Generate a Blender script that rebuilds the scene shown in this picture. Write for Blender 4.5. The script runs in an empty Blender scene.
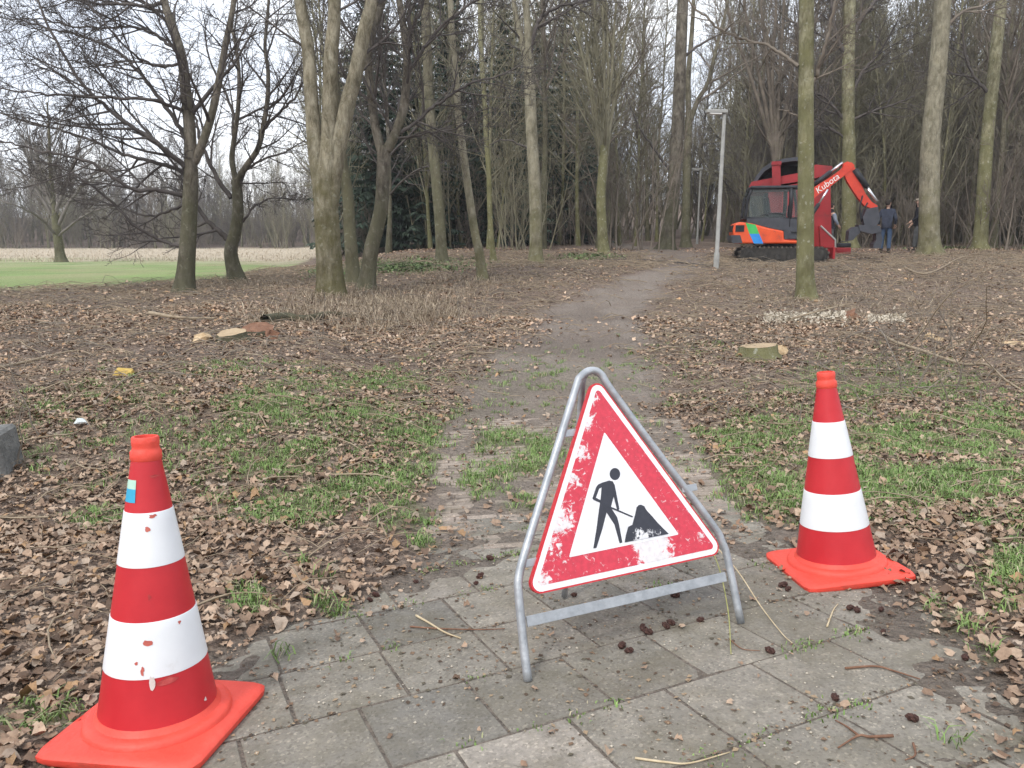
import bpy, math, random
import numpy as np
from mathutils import Vector, Matrix, Euler
R = math.radians
rng = np.random.default_rng(7)
rnd = random.Random(11)
C = bpy.context.scene.collection
scene = bpy.context.scene

# ------------------------------------------------------------------ camera model
F = 780.0
TH = math.atan((384 - 242) / F)
ST, CT = math.sin(TH), math.cos(TH)

def ray(px, py):
    u = (px - 512) / F; v = (py - 384) / F
    return np.array([u, CT - v * ST, -(ST + v * CT)])

def U(px, py, D):
    d = ray(px, py)
    return d * (D / d[1])

# ------------------------------------------------------------------ noise
def _hash(ix, iy, seed):
    h = (ix.astype(np.int64) * 374761393 + iy.astype(np.int64) * 668265263 + seed * 1442695041) & 0xFFFFFFFF
    h = ((h ^ (h >> 13)) * 1274126177) & 0xFFFFFFFF
    h = h ^ (h >> 16)
    return (h & 0xFFFF) / 65535.0

def vnoise(x, y, seed=0):
    x = np.asarray(x, float); y = np.asarray(y, float)
    ix = np.floor(x); iy = np.floor(y); fx = x - ix; fy = y - iy
    fx = fx * fx * (3 - 2 * fx); fy = fy * fy * (3 - 2 * fy)
    a = _hash(ix, iy, seed); b = _hash(ix + 1, iy, seed); c = _hash(ix, iy + 1, seed); d = _hash(ix + 1, iy + 1, seed)
    return (a * (1 - fx) + b * fx) * (1 - fy) + (c * (1 - fx) + d * fx) * fy

def fbm(x, y, s, seed=0, o=4):
    t = 0; amp = .5; tot = 0
    for k in range(o):
        t = t + amp * vnoise(np.asarray(x) * s + k * 17.3, np.asarray(y) * s + k * 9.1, seed + k); tot += amp
        s *= 2.03; amp *= .55
    return t / tot

def sstep(a, b, x):
    t = np.clip((np.asarray(x, float) - a) / (b - a), 0, 1)
    return t * t * (3 - 2 * t)

# ------------------------------------------------------------------ terrain
SX, SY, CC = .035, -.0724, 1.063
def terr(X, Y):
    X = np.asarray(X, float); Y = np.asarray(Y, float)
    near = -CC + SX * np.clip(X, -2.5, 2.5) + SY * Y
    pc = np.interp(Y, [-60, 3, 5, 9, 13, 16, 21, 25, 28, 35, 60, 150], [-1.1, -1.27, -1.37, -1.36, -1.27, -1.15, -.70, -.62, -.31, -.2, .1, .4])
    pc = pc + np.interp(Y, [60, 72, 95, 150], [0, .8, 3.7, 6.6]) * sstep(-.19, -.06, X / np.maximum(Y, 2.0))
    pl = np.interp(Y, [-60, 3, 6, 12, 16, 20, 40, 108, 125, 150, 200], [-1.1, -1.2, -1.2, -1.08, -1.0, -.95, -1.0, -.85, .2, 4.5, 6])
    w = sstep(-.30, -.10, X / np.maximum(Y, 2.0))
    far = pc * w + pl * (1 - w)
    f = sstep(3.0, 6.0, Y)
    base = near * (1 - f) + far * f
    return base + (fbm(X, Y, .35, 5, 3) - .5) * .10 * sstep(4, 9, Y)

def G(px, py):
    d = ray(px, py)
    t = np.linspace(.8, 180, 12000)
    p = d[None] * t[:, None]
    h = p[:, 2] - terr(p[:, 0], p[:, 1])
    k = np.argmax(h < 0)
    if h[k] >= 0: k = len(t) - 1
    a, b = t[max(k - 1, 0)], t[k]
    for _ in range(30):
        m = (a + b) / 2; q = d * m
        if q[2] < float(terr(q[0], q[1])): b = m
        else: a = m
    return d * b

def ground_pt(px, D):
    """the point of the ground at depth D in the direction of column px"""
    X = (px - 512) / F * D * 1.0
    for _ in range(4):
        z = float(terr(X, D)); X = (px - 512) / F * (D * CT - z * ST)
    return np.array([X, D, float(terr(X, D))])

# ------------------------------------------------------------------ object helpers
def new_mesh(name, V, faces, mats, parent=None, smooth=False, col=None, midx=None):
    """V (n,3); faces: list of index arrays (m,k) or python lists"""
    V = np.asarray(V, np.float32)
    me = bpy.data.meshes.new(name)
    loops = []; starts = []; tot = 0
    for f in faces:
        f = np.asarray(f)
        if f.size == 0: continue
        if f.ndim == 1: f = f[None]
        m, k = f.shape
        loops.append(f.ravel()); starts.append(tot + np.arange(m) * k); tot += m * k
    lp = np.concatenate(loops).astype(np.int32); stt = np.concatenate(starts).astype(np.int32)
    me.vertices.add(len(V)); me.vertices.foreach_set('co', V.ravel())
    me.loops.add(len(lp)); me.loops.foreach_set('vertex_index', lp)
    me.polygons.add(len(stt)); me.polygons.foreach_set('loop_start', stt)
    me.update(calc_edges=True)
    if col is not None:
        a = me.color_attributes.new('Col', 'FLOAT_COLOR', 'POINT')
        col = np.asarray(col); c = np.ones((len(V), 4), np.float32); c[:, :col.shape[1]] = col
        a.data.foreach_set('color', c.ravel())
    for m in (mats if isinstance(mats, (list, tuple)) else [mats]): me.materials.append(m)
    if midx is not None: me.polygons.foreach_set('material_index', np.asarray(midx, np.int32))
    me.polygons.foreach_set('use_smooth', np.full(len(stt), bool(smooth)))
    me.validate(verbose=False)
    o = bpy.data.objects.new(name, me); C.objects.link(o)
    if parent is not None: o.parent = parent
    return o

def tag(o, label=None, cat=None, group=None, kind=None):
    if label: o['label'] = label
    if cat: o['category'] = cat
    if group: o['group'] = group
    if kind: o['kind'] = kind
    return o

def empty(name, loc, label, cat, group=None, rot=(0, 0, 0), scale=1):
    o = bpy.data.objects.new(name, None); C.objects.link(o)
    o.location = tuple(float(v) for v in loc); o.rotation_euler = rot; o.scale = (scale,) * 3
    o.empty_display_size = .2
    return tag(o, label, cat, group)

def copy_tree(o, parent=None):
    c = o.copy(); C.objects.link(c)
    if parent is not None: c.parent = parent
    for ch in [x for x in bpy.data.objects if x.parent == o]: copy_tree(ch, c)
    return c

class MB:
    """collects shapes for one mesh"""
    def __init__(s): s.V = []; s.F = {}; s.n = 0; s.M = {}
    def add(s, V, faces, mi=0):
        for f in faces:
            f = np.asarray(f)
            if f.ndim == 1: f = f[None]
            s.F.setdefault(f.shape[1], []).append(f + s.n)
            s.M.setdefault(f.shape[1], []).append(np.full(len(f), mi))
        s.V.append(np.asarray(V, float)); s.n += len(V)
    def box(s, c, size, rot=None, bev=.0, mi=0, taper=None):
        x, y, z = [v / 2 for v in size]
        P = np.array([[i, j, k] for k in (-z, z) for j in (-y, y) for i in (-x, x)], float)
        if taper is not None: P[4:, 0] *= taper[0]; P[4:, 1] *= taper[1]
        F_ = [[0, 2, 3, 1], [4, 5, 7, 6], [0, 1, 5, 4], [2, 6, 7, 3], [0, 4, 6, 2], [1, 3, 7, 5]]
        if bev > 0:
            V2 = []; idx = {}
            for fi, f in enumerate(F_):
                cen = P[f].mean(0)
                for v in f:
                    q = P[v].copy()
                    nrm = cen / np.linalg.norm(cen)
                    ax = np.argmax(np.abs(np.array([cen[0] / max(x, 1e-6), cen[1] / max(y, 1e-6), cen[2] / max(z, 1e-6)])))
                    for a in range(3):
                        if a != ax: q[a] -= np.sign(P[v][a]) * bev
                    idx[(fi, v)] = len(V2); V2.append(q)
            NF = [[idx[(fi, v)] for v in f] for fi, f in enumerate(F_)]
            quads = list(NF); tris = []
            for fi in range(6):
                for fj in range(fi + 1, 6):
                    sh = [v for v in F_[fi] if v in F_[fj]]
                    if len(sh) == 2: quads.append([idx[(fi, sh[0])], idx[(fi, sh[1])], idx[(fj, sh[1])], idx[(fj, sh[0])]])
            for v in range(8):
                tris.append([idx[(fi, v)] for fi in range(6) if v in F_[fi]])
            P = np.array(V2); faces = [np.array(quads), np.array(tris)]
        else: faces = [np.array(F_)]
        if rot is not None: P = P @ np.array(rot.to_matrix() if hasattr(rot, 'to_matrix') else rot).T
        s.add(P + np.asarray(c, float), faces, mi); return s
    def tube(s, pts, r, n=8, mi=0, cap=True):
        V, Q = tubes([np.asarray(pts, float)], [np.broadcast_to(np.asarray(r, float), (len(pts),))], n)
        fs = [Q]
        s.add(V, fs, mi)
        if cap:
            m = len(pts); base = s.n - len(V)
            s.F.setdefault(n, []).append(np.array([[base + k for k in range(n)][::-1]]))
            s.F[n].append(np.array([[base + (m - 1) * n + k for k in range(n)]]))
            s.M.setdefault(n, []).append(np.full(2, mi))
        return s
    def lathe(s, prof, n=32, c=(0, 0, 0), axis='z', mi=0):
        a = np.linspace(0, 2 * np.pi, n, endpoint=False); V = []
        for r, z in prof:
            for t in a: V.append((r * math.cos(t), r * math.sin(t), z))
        V = np.array(V)
        if axis == 'y': V = V[:, [0, 2, 1]]
        if axis == 'x': V = V[:, [2, 0, 1]]
        Q = [[i * n + k, i * n + (k + 1) % n, (i + 1) * n + (k + 1) % n, (i + 1) * n + k] for i in range(len(prof) - 1) for k in range(n)]
        s.add(V + np.asarray(c, float), [np.array(Q)], mi)
        return s
    def prism(s, poly, y0, y1, plane='xz', mi=0):
        """polygon extruded between y0 and y1"""
        poly = np.asarray(poly, float); n = len(poly)
        def lift(h):
            a = np.zeros((n, 3))
            if plane == 'xz': a[:, 0] = poly[:, 0]; a[:, 2] = poly[:, 1]; a[:, 1] = h
            elif plane == 'xy': a[:, 0] = poly[:, 0]; a[:, 1] = poly[:, 1]; a[:, 2] = h
            else: a[:, 1] = poly[:, 0]; a[:, 2] = poly[:, 1]; a[:, 0] = h
            return a
        V = np.vstack([lift(y0), lift(y1)])
        s.add(V, [np.array([list(range(n))[::-1]]), np.array([[n + i for i in range(n)]]),
                  np.array([[i, (i + 1) % n, n + (i + 1) % n, n + i] for i in range(n)])], mi)
        return s
    def build(s, name, mats, parent=None, smooth=False, col=None, auto=None):
        ks = sorted(s.F)
        o = new_mesh(name, np.vstack(s.V), [np.vstack(s.F[k]) for k in ks], mats, parent, smooth, col,
                     np.concatenate([np.concatenate(s.M[k]) for k in ks]))
        if auto is not None: autosmooth(o, auto)
        return o

def autosmooth(o, ang):
    import bmesh
    me = o.data; bm = bmesh.new(); bm.from_mesh(me)
    bmesh.ops.recalc_face_normals(bm, faces=bm.faces)
    for e in bm.edges:
        e.smooth = not (len(e.link_faces) == 2 and e.calc_face_angle(0) > R(ang))
    for f in bm.faces: f.smooth = True
    bm.to_mesh(me); bm.free()

def tubes(plines, radii, n=5):
    """many polylines -> one vertex array and one quad array; polylines grouped by length"""
    groups = {}
    for p, r in zip(plines, radii): groups.setdefault(len(p), []).append((p, r))
    Vs = []; Qs = []; off = 0
    ang = np.linspace(0, 2 * np.pi, n, endpoint=False)
    for m, L in groups.items():
        P = np.array([a for a, b in L], float); Rr = np.array([b for a, b in L], float)
        T = np.empty_like(P)
        T[:, 1:-1] = P[:, 2:] - P[:, :-2]; T[:, 0] = P[:, 1] - P[:, 0]; T[:, -1] = P[:, -1] - P[:, -2]
        T /= np.linalg.norm(T, axis=2, keepdims=True) + 1e-9
        mean = T.mean(1)
        ref = np.where(np.abs(mean[:, 2:3]) > .75, np.array([[1., .2, 0]]), np.array([[0.05, 0., 1.]]))
        A = np.cross(T, ref[:, None, :]); A /= np.linalg.norm(A, axis=2, keepdims=True) + 1e-9
        B = np.cross(T, A)
        V = P[:, :, None, :] + Rr[:, :, None, None] * (A[:, :, None, :] * np.cos(ang)[None, None, :, None] + B[:, :, None, :] * np.sin(ang)[None, None, :, None])
        k = len(L)
        base = off + (np.arange(k) * m * n)[:, None, None] + (np.arange(m - 1) * n)[None, :, None]
        j = np.arange(n)[None, None, :]; j2 = (np.arange(n) + 1) % n
        Q = np.stack([base + j, base + j2[None, None], base + n + j2[None, None], base + n + j], -1).reshape(-1, 4)
        Vs.append(V.reshape(-1, 3)); Qs.append(Q); off += k * m * n
    return np.vstack(Vs), np.vstack(Qs)

# ------------------------------------------------------------------ materials
def mat(name):
    m = bpy.data.materials.new(name); m.use_nodes = True
    nt = m.node_tree; b = nt.nodes['Principled BSDF']
    return m, nt, b

def N(nt, t, **kw):
    n = nt.nodes.new(t)
    for k, v in kw.items():
        if k in n.inputs: n.inputs[k].default_value = v
        else: setattr(n, k, v)
    return n

def ramp(nt, stops, fac):
    r = nt.nodes.new('ShaderNodeValToRGB')
    while len(r.color_ramp.elements) < len(stops): r.color_ramp.elements.new(.5)
    for e, (p, c) in zip(r.color_ramp.elements, stops):
        e.position = p; e.color = (*c, 1) if len(c) == 3 else c
    nt.links.new(fac, r.inputs[0]); return r

def noisemat(name, stops, scale=5, detail=6, rough=.8, bump=0, bscale=None, stretch=None, metal=0, coat=0, spec=.3, distort=0):
    m, nt, b = mat(name)
    tc = N(nt, 'ShaderNodeTexCoord'); src = tc.outputs['Object']
    if stretch:
        mp = N(nt, 'ShaderNodeMapping'); mp.inputs['Scale'].default_value = stretch
        nt.links.new(src, mp.inputs[0]); src = mp.outputs[0]
    n = N(nt, 'ShaderNodeTexNoise', Scale=scale, Detail=detail, Roughness=.6, Distortion=distort); nt.links.new(src, n.inputs['Vector'])
    r = ramp(nt, stops, n.outputs['Fac']); nt.links.new(r.outputs[0], b.inputs['Base Color'])
    b.inputs['Roughness'].default_value = rough; b.inputs['Metallic'].default_value = metal
    b.inputs['Specular IOR Level'].default_value = spec
    if coat: b.inputs['Coat Weight'].default_value = coat
    if bump:
        n2 = N(nt, 'ShaderNodeTexNoise', Scale=bscale or scale * 3, Detail=5); nt.links.new(src, n2.inputs['Vector'])
        bp = N(nt, 'ShaderNodeBump', Strength=bump, Distance=.02); nt.links.new(n2.outputs['Fac'], bp.inputs['Height'])
        nt.links.new(bp.outputs[0], b.inputs['Normal'])
    return m

def colmat(name, rough=.8, nscale=40, amt=.35, bump=0, bscale=60, spec=.2, trans=0):
    """colour attribute times fine noise"""
    m, nt, b = mat(name)
    a = N(nt, 'ShaderNodeAttribute', attribute_name='Col')
    tc = N(nt, 'ShaderNodeTexCoord')
    n = N(nt, 'ShaderNodeTexNoise', Scale=nscale, Detail=6, Roughness=.7); nt.links.new(tc.outputs['Object'], n.inputs['Vector'])
    mr = N(nt, 'ShaderNodeMapRange'); mr.inputs['From Min'].default_value = .3; mr.inputs['From Max'].default_value = .7
    mr.inputs['To Min'].default_value = 1 - amt; mr.inputs['To Max'].default_value = 1 + amt
    nt.links.new(n.outputs['Fac'], mr.inputs['Value'])
    mx = N(nt, 'ShaderNodeVectorMath', operation='SCALE')
    nt.links.new(a.outputs['Color'], mx.inputs[0]); nt.links.new(mr.outputs[0], mx.inputs['Scale'])
    nt.links.new(mx.outputs[0], b.inputs['Base Color'])
    b.inputs['Roughness'].default_value = rough; b.inputs['Specular IOR Level'].default_value = spec
    if bump:
        n2 = N(nt, 'ShaderNodeTexNoise', Scale=bscale, Detail=6, Roughness=.65); nt.links.new(tc.outputs['Object'], n2.inputs['Vector'])
        bp = N(nt, 'ShaderNodeBump', Strength=bump, Distance=.015); nt.links.new(n2.outputs['Fac'], bp.inputs['Height'])
        nt.links.new(bp.outputs[0], b.inputs['Normal'])
    return m

def barkmat(name, c1, c2, c3, green, gtop=2.5, spots=.5):
    """bark: vertical streaks, algae film on the lower trunk, pale lichen spots"""
    m, nt, b = mat(name)
    tc = N(nt, 'ShaderNodeTexCoord')
    mp = N(nt, 'ShaderNodeMapping'); mp.inputs['Scale'].default_value = (1, 1, .35); nt.links.new(tc.outputs['Object'], mp.inputs[0])
    n = N(nt, 'ShaderNodeTexNoise', Scale=9, Detail=9, Roughness=.75, Distortion=.5); nt.links.new(mp.outputs[0], n.inputs['Vector'])
    r = ramp(nt, [(.38, c1), (.5, c2), (.63, c3)], n.outputs['Fac'])
    # algae
    n2 = N(nt, 'ShaderNodeTexNoise', Scale=1.6, Detail=6, Roughness=.65); nt.links.new(tc.outputs['Object'], n2.inputs['Vector'])
    sep = N(nt, 'ShaderNodeSeparateXYZ'); nt.links.new(tc.outputs['Object'], sep.inputs[0])
    mr = N(nt, 'ShaderNodeMapRange'); mr.inputs['From Min'].default_value = 0; mr.inputs['From Max'].default_value = gtop * 2
    mr.inputs['To Min'].default_value = .28; mr.inputs['To Max'].default_value = -.12; nt.links.new(sep.outputs['Z'], mr.inputs['Value'])
    ad = N(nt, 'ShaderNodeMath', operation='ADD'); nt.links.new(n2.outputs['Fac'], ad.inputs[0]); nt.links.new(mr.outputs[0], ad.inputs[1])
    fr = ramp(nt, [(.48, (0, 0, 0)), (.72, (.85, .85, .85))], ad.outputs[0])
    mx = N(nt, 'ShaderNodeMix', data_type='RGBA'); nt.links.new(fr.outputs[0], mx.inputs[0])
    nt.links.new(r.outputs[0], mx.inputs[6]); mx.inputs[7].default_value = (*green, 1)
    # lichen
    n3 = N(nt, 'ShaderNodeTexNoise', Scale=11, Detail=3); nt.links.new(tc.outputs['Object'], n3.inputs['Vector'])
    lr = ramp(nt, [(.62, (0, 0, 0)), (.68, (spots, spots, spots))], n3.outputs['Fac'])
    m2 = N(nt, 'ShaderNodeMix', data_type='RGBA'); nt.links.new(lr.outputs[0], m2.inputs[0])
    nt.links.new(mx.outputs[2], m2.inputs[6]); m2.inputs[7].default_value = (.36, .36, .29, 1)
    nt.links.new(m2.outputs[2], b.inputs['Base Color'])
    # broad dark weathering patches and horizontal rings
    mp2 = N(nt, 'ShaderNodeMapping'); mp2.inputs['Scale'].default_value = (1.2, 1.2, .8); nt.links.new(tc.outputs['Object'], mp2.inputs[0])
    n6 = N(nt, 'ShaderNodeTexNoise', Scale=2.3, Detail=7, Roughness=.62, Distortion=.3); nt.links.new(mp2.outputs[0], n6.inputs['Vector'])
    r6 = ramp(nt, [(.36, (.52, .50, .46)), (.52, (1, 1, 1)), (.68, (1.22, 1.2, 1.15))], n6.outputs['Fac'])
    m6 = N(nt, 'ShaderNodeMix', data_type='RGBA', blend_type='MULTIPLY'); m6.inputs[0].default_value = .6; nt.links.new(m2.outputs[2], m6.inputs[6]); nt.links.new(r6.outputs[0], m6.inputs[7]); nt.links.new(m6.outputs[2], b.inputs['Base Color'])
    b.inputs['Roughness'].default_value = .9; b.inputs['Specular IOR Level'].default_value = .15
    n4 = N(nt, 'ShaderNodeTexNoise', Scale=22, Detail=6, Roughness=.7); nt.links.new(mp.outputs[0], n4.inputs['Vector'])
    bp = N(nt, 'ShaderNodeBump', Strength=1, Distance=.035); nt.links.new(n4.outputs['Fac'], bp.inputs['Height']); nt.links.new(bp.outputs[0], b.inputs['Normal'])
    return m

BK_BEECH = barkmat('bark_smooth_olive', (.12, .105, .07), (.235, .21, .15), (.35, .32, .24), (.105, .095, .042), 2.0, .3)
BK_DARK = barkmat('bark_dark', (.08, .069, .056), (.155, .137, .11), (.235, .21, .17), (.10, .097, .06), 2.5, .25)
BK_GREEN = barkmat('bark_green', (.13, .12, .075), (.235, .22, .14), (.36, .345, .235), (.17, .165, .08), 5, .7)
BK_PALE = barkmat('bark_pale', (.17, .155, .11), (.25, .228, .165), (.33, .305, .23), (.17, .16, .085), 1.6, .4)
BK_WOOD = barkmat('bark_woodland', (.085, .075, .055), (.155, .14, .10), (.22, .20, .15), (.135, .13, .08), 4, .3)
TW_DARK = noisemat('twigs_dark', [(.3, (.062, .053, .050)), (.7, (.125, .110, .100))], 3, 3, .85)
TW_BROWN = noisemat('twigs_brown', [(.3, (.125, .104, .084)), (.7, (.24, .205, .165))], 2, 3, .85)
TW_GREY = noisemat('twigs_grey', [(.3, (.13, .115, .105)), (.7, (.22, .195, .18))], 2, 3, .85)
TW_GREEN = noisemat('twigs_olive', [(.3, (.15, .138, .09)), (.7, (.27, .25, .175))], 2, 3, .85)
NEEDLE = noisemat('spruce_needles', [(.3, (.030, .050, .036)), (.7, (.075, .105, .072))], 1.5, 4, .7)
def groundmat():
    m, nt, b = mat('woodland_soil'); L = nt.links.new
    a = N(nt, 'ShaderNodeAttribute', attribute_name='Col'); tc = N(nt, 'ShaderNodeTexCoord')
    n = N(nt, 'ShaderNodeTexNoise', Scale=34, Detail=8, Roughness=.75); L(tc.outputs['Object'], n.inputs['Vector'])
    mr = N(nt, 'ShaderNodeMapRange'); mr.inputs['From Min'].default_value = .28; mr.inputs['From Max'].default_value = .72
    mr.inputs['To Min'].default_value = .5; mr.inputs['To Max'].default_value = 1.5; L(n.outputs['Fac'], mr.inputs['Value'])
    mx = N(nt, 'ShaderNodeVectorMath', operation='SCALE'); L(a.outputs['Color'], mx.inputs[0]); L(mr.outputs[0], mx.inputs['Scale'])
    # leaf mat
    nd = N(nt, 'ShaderNodeTexNoise', Scale=30, Detail=3); L(tc.outputs['Object'], nd.inputs['Vector'])
    dm = N(nt, 'ShaderNodeMix', data_type='RGBA', blend_type='LINEAR_LIGHT'); dm.inputs[0].default_value = .035; L(tc.outputs['Object'], dm.inputs[6]); L(nd.outputs['Color'], dm.inputs[7])
    v = N(nt, 'ShaderNodeTexVoronoi', Scale=33, Randomness=1); L(dm.outputs[2], v.inputs['Vector'])
    sp = N(nt, 'ShaderNodeSeparateColor'); L(v.outputs['Color'], sp.inputs[0])
    r = ramp(nt, [(0, (.07, .05, .038)), (.25, (.13, .092, .070)), (.5, (.20, .148, .113)), (.75, (.28, .21, .162)), (1, (.38, .30, .24))], sp.outputs[0])
    n5 = N(nt, 'ShaderNodeTexNoise', Scale=1.1, Detail=6, Roughness=.6); L(tc.outputs['Object'], n5.inputs['Vector'])
    f2 = N(nt, 'ShaderNodeMapRange'); f2.inputs['From Min'].default_value = .35; f2.inputs['From Max'].default_value = .6; f2.inputs['To Min'].default_value = .25; f2.inputs['To Max'].default_value = .9; L(n5.outputs['Fac'], f2.inputs['Value'])
    fm_ = N(nt, 'ShaderNodeMath', operation='MULTIPLY'); L(f2.outputs[0], fm_.inputs[0]); L(a.outputs['Alpha'], fm_.inputs[1])
    mm = N(nt, 'ShaderNodeMix', data_type='RGBA'); L(fm_.outputs[0], mm.inputs[0]); L(mx.outputs[0], mm.inputs[6]); L(r.outputs[0], mm.inputs[7])
    L(mm.outputs[2], b.inputs['Base Color']); b.inputs['Roughness'].default_value = .95; b.inputs['Specular IOR Level'].default_value = .2
    n2 = N(nt, 'ShaderNodeTexNoise', Scale=55, Detail=6, Roughness=.65); L(tc.outputs['Object'], n2.inputs['Vector'])
    ad = N(nt, 'ShaderNodeMath', operation='MULTIPLY_ADD'); L(v.outputs['Distance'], ad.inputs[0]); ad.inputs[1].default_value = -1.2; L(n2.outputs['Fac'], ad.inputs[2])
    bp = N(nt, 'ShaderNodeBump', Strength=.9, Distance=.018); L(ad.outputs[0], bp.inputs['Height']); L(bp.outputs[0], b.inputs['Normal'])
    return m
GROUND = groundmat()
LEAF = colmat('dead_leaves', .75, 60, .25, .2, 90, .3)
GRASSM = colmat('grass_blades', .6, 8, .2, 0, 60, .3)
SLAB = None
RED_PL = noisemat('cone_red_sheeting', [(.26, (.34, .03, .03)), (.40, (.48, .014, .022)), (.72, (.58, .026, .034))], 6, 10, .42, spec=.5)
WHITE_PL = noisemat('cone_white_sheeting', [(.24, (.55, .53, .50)), (.40, (.74, .755, .77)), (.75, (.82, .835, .85))], 7, 11, .4, spec=.5)
ORANGE_PL = noisemat('cone_orange_rubber', [(.26, (.36, .07, .045)), (.42, (.70, .065, .042)), (.6, (.78, .08, .052)), (.8, (.82, .13, .09))], 6, 11, .55, .15, 60, spec=.45)
STEEL = noisemat('galvanised_steel', [(.3, (.30, .32, .34)), (.7, (.50, .52, .54))], 18, 7, .5, .1, 80, metal=.55, spec=.5)
BLACK_PAINT = noisemat('black_paint', [(.3, (.02, .022, .028)), (.7, (.035, .037, .045))], 20, 5, .55)
LAMP_GREY = noisemat('lamp_post_paint', [(.3, (.28, .28, .265)), (.7, (.40, .40, .375))], 6, 6, .55)
EX_ORANGE = noisemat('excavator_orange', [(.28, (.42, .06, .03)), (.42, (.66, .075, .016)), (.7, (.76, .105, .028))], 3, 9, .45, spec=.5)
EX_RED = noisemat('chipper_red', [(.28, (.13, .016, .015)), (.45, (.26, .009, .013)), (.72, (.35, .018, .022))], 2, 9, .5, spec=.5)
EX_BLACK = noisemat('excavator_black', [(.3, (.012, .013, .016)), (.7, (.035, .036, .042))], 5, 6, .5)
EX_GREY = noisemat('excavator_dark_grey', [(.3, (.04, .043, .052)), (.7, (.07, .073, .085))], 5, 6, .5)
RUBBER = noisemat('track_rubber', [(.3, (.022, .021, .020)), (.7, (.06, .055, .048))], 7, 6, .85)
TRACK_MUD = noisemat('muddy_track_pad', [(.35, (.05, .047, .043)), (.65, (.14, .115, .09))], 9, 6, .9)
CHROME = noisemat('hydraulic_rod', [(.3, (.6, .6, .62)), (.7, (.75, .75, .77))], 5, 3, .25, metal=.8)
STRIPE_G = noisemat('stripe_green', [(.3, (.05, .40, .10)), (.7, (.07, .48, .13))], 5, 3, .45)
STRIPE_B = noisemat('stripe_blue', [(.3, (.03, .22, .62)), (.7, (.04, .28, .70))], 5, 3, .45)
DECAL_W = noisemat('decal_white', [(.3, (.72, .72, .7)), (.7, (.8, .8, .78))], 5, 3, .5)
CUT_WOOD = noisemat('fresh_cut_wood', [(.3, (.42, .29, .16)), (.7, (.62, .48, .31))], 12, 6, .8, .3)
RED_WOOD = noisemat('reddish_cut_wood', [(.3, (.13, .06, .036)), (.7, (.26, .14, .085))], 12, 6, .85, .4)
PALE_WOOD = noisemat('wood_shavings', [(.3, (.42, .36, .27)), (.7, (.66, .60, .50))], 20, 6, .85, .5)
TWIG_PALE = noisemat('dry_twig', [(.3, (.20, .15, .10)), (.7, (.38, .31, .22))], 10, 4, .85)
STONE = noisemat('weathered_concrete', [(.3, (.11, .11, .105)), (.55, (.18, .18, .17)), (.8, (.26, .255, .24))], 14, 9, .9, .5, 60)
SKIN = noisemat('skin', [(.3, (.50, .32, .24)), (.7, (.58, .38, .29))], 12, 3, .6)

def glassmat():
    m, nt, b = mat('cab_glass')
    b.inputs['Base Color'].default_value = (.10, .13, .13, 1); b.inputs['Roughness'].default_value = .05
    b.inputs['Alpha'].default_value = .22; b.inputs['Specular IOR Level'].default_value = .6
    return m
GLASS = glassmat()

def slabmat():
    m, nt, b = mat('concrete_paving_slab')
    a = N(nt, 'ShaderNodeAttribute', attribute_name='Col'); tc = N(nt, 'ShaderNodeTexCoord')
    n = N(nt, 'ShaderNodeTexNoise', Scale=9, Detail=8, Roughness=.7); nt.links.new(tc.outputs['Object'], n.inputs['Vector'])
    r = ramp(nt, [(.3, (.84, .84, .83)), (.5, (1.1, 1.1, 1.1)), (.72, (1.38, 1.36, 1.33))], n.outputs['Fac'])
    mx = N(nt, 'ShaderNodeMix', data_type='RGBA', blend_type='MULTIPLY'); mx.inputs[0].default_value = 1
    nt.links.new(a.outputs['Color'], mx.inputs[6]); nt.links.new(r.outputs[0], mx.inputs[7])
    # aggregate: pale and dark grains
    v = N(nt, 'ShaderNodeTexVoronoi', Scale=150); nt.links.new(tc.outputs['Object'], v.inputs['Vector'])
    g = ramp(nt, [(.0, (.55, .54, .52)), (.35, (.95, .95, .95)), (.75, (1.08, 1.08, 1.06)), (1, (1.9, 1.85, 1.75))], v.outputs['Color'])
    m2 = N(nt, 'ShaderNodeMix', data_type='RGBA', blend_type='MULTIPLY'); m2.inputs[0].default_value = .75
    nt.links.new(mx.outputs[2], m2.inputs[6]); nt.links.new(g.outputs[0], m2.inputs[7])
    # moss film
    n3 = N(nt, 'ShaderNodeTexNoise', Scale=3.2, Detail=8, Roughness=.75); nt.links.new(tc.outputs['Object'], n3.inputs['Vector'])
    f = ramp(nt, [(.44, (0, 0, 0)), (.68, (.7, .7, .7))], n3.outputs['Fac'])
    m3 = N(nt, 'ShaderNodeMix', data_type='RGBA'); nt.links.new(f.outputs[0], m3.inputs[0])
    nt.links.new(m2.outputs[2], m3.inputs[6]); m3.inputs[7].default_value = (.135, .118, .080, 1)
    nt.links.new(m3.outputs[2], b.inputs['Base Color'])
    b.inputs['Roughness'].default_value = .88; b.inputs['Specular IOR Level'].default_value = .25
    n4 = N(nt, 'ShaderNodeTexNoise', Scale=120, Detail=6, Roughness=.7); nt.links.new(tc.outputs['Object'], n4.inputs['Vector'])
    bp = N(nt, 'ShaderNodeBump', Strength=.5, Distance=.006); nt.links.new(n4.outputs['Fac'], bp.inputs['Height']); nt.links.new(bp.outputs[0], b.inputs['Normal'])
    return m
SLAB = slabmat()

# ------------------------------------------------------------------ layout masks on the ground
def proj(X, Y, Z):
    d = Y * CT - Z * ST
    return 512 + F * X / d, 384 + F * (-Y * ST - Z * CT) / d

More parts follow.
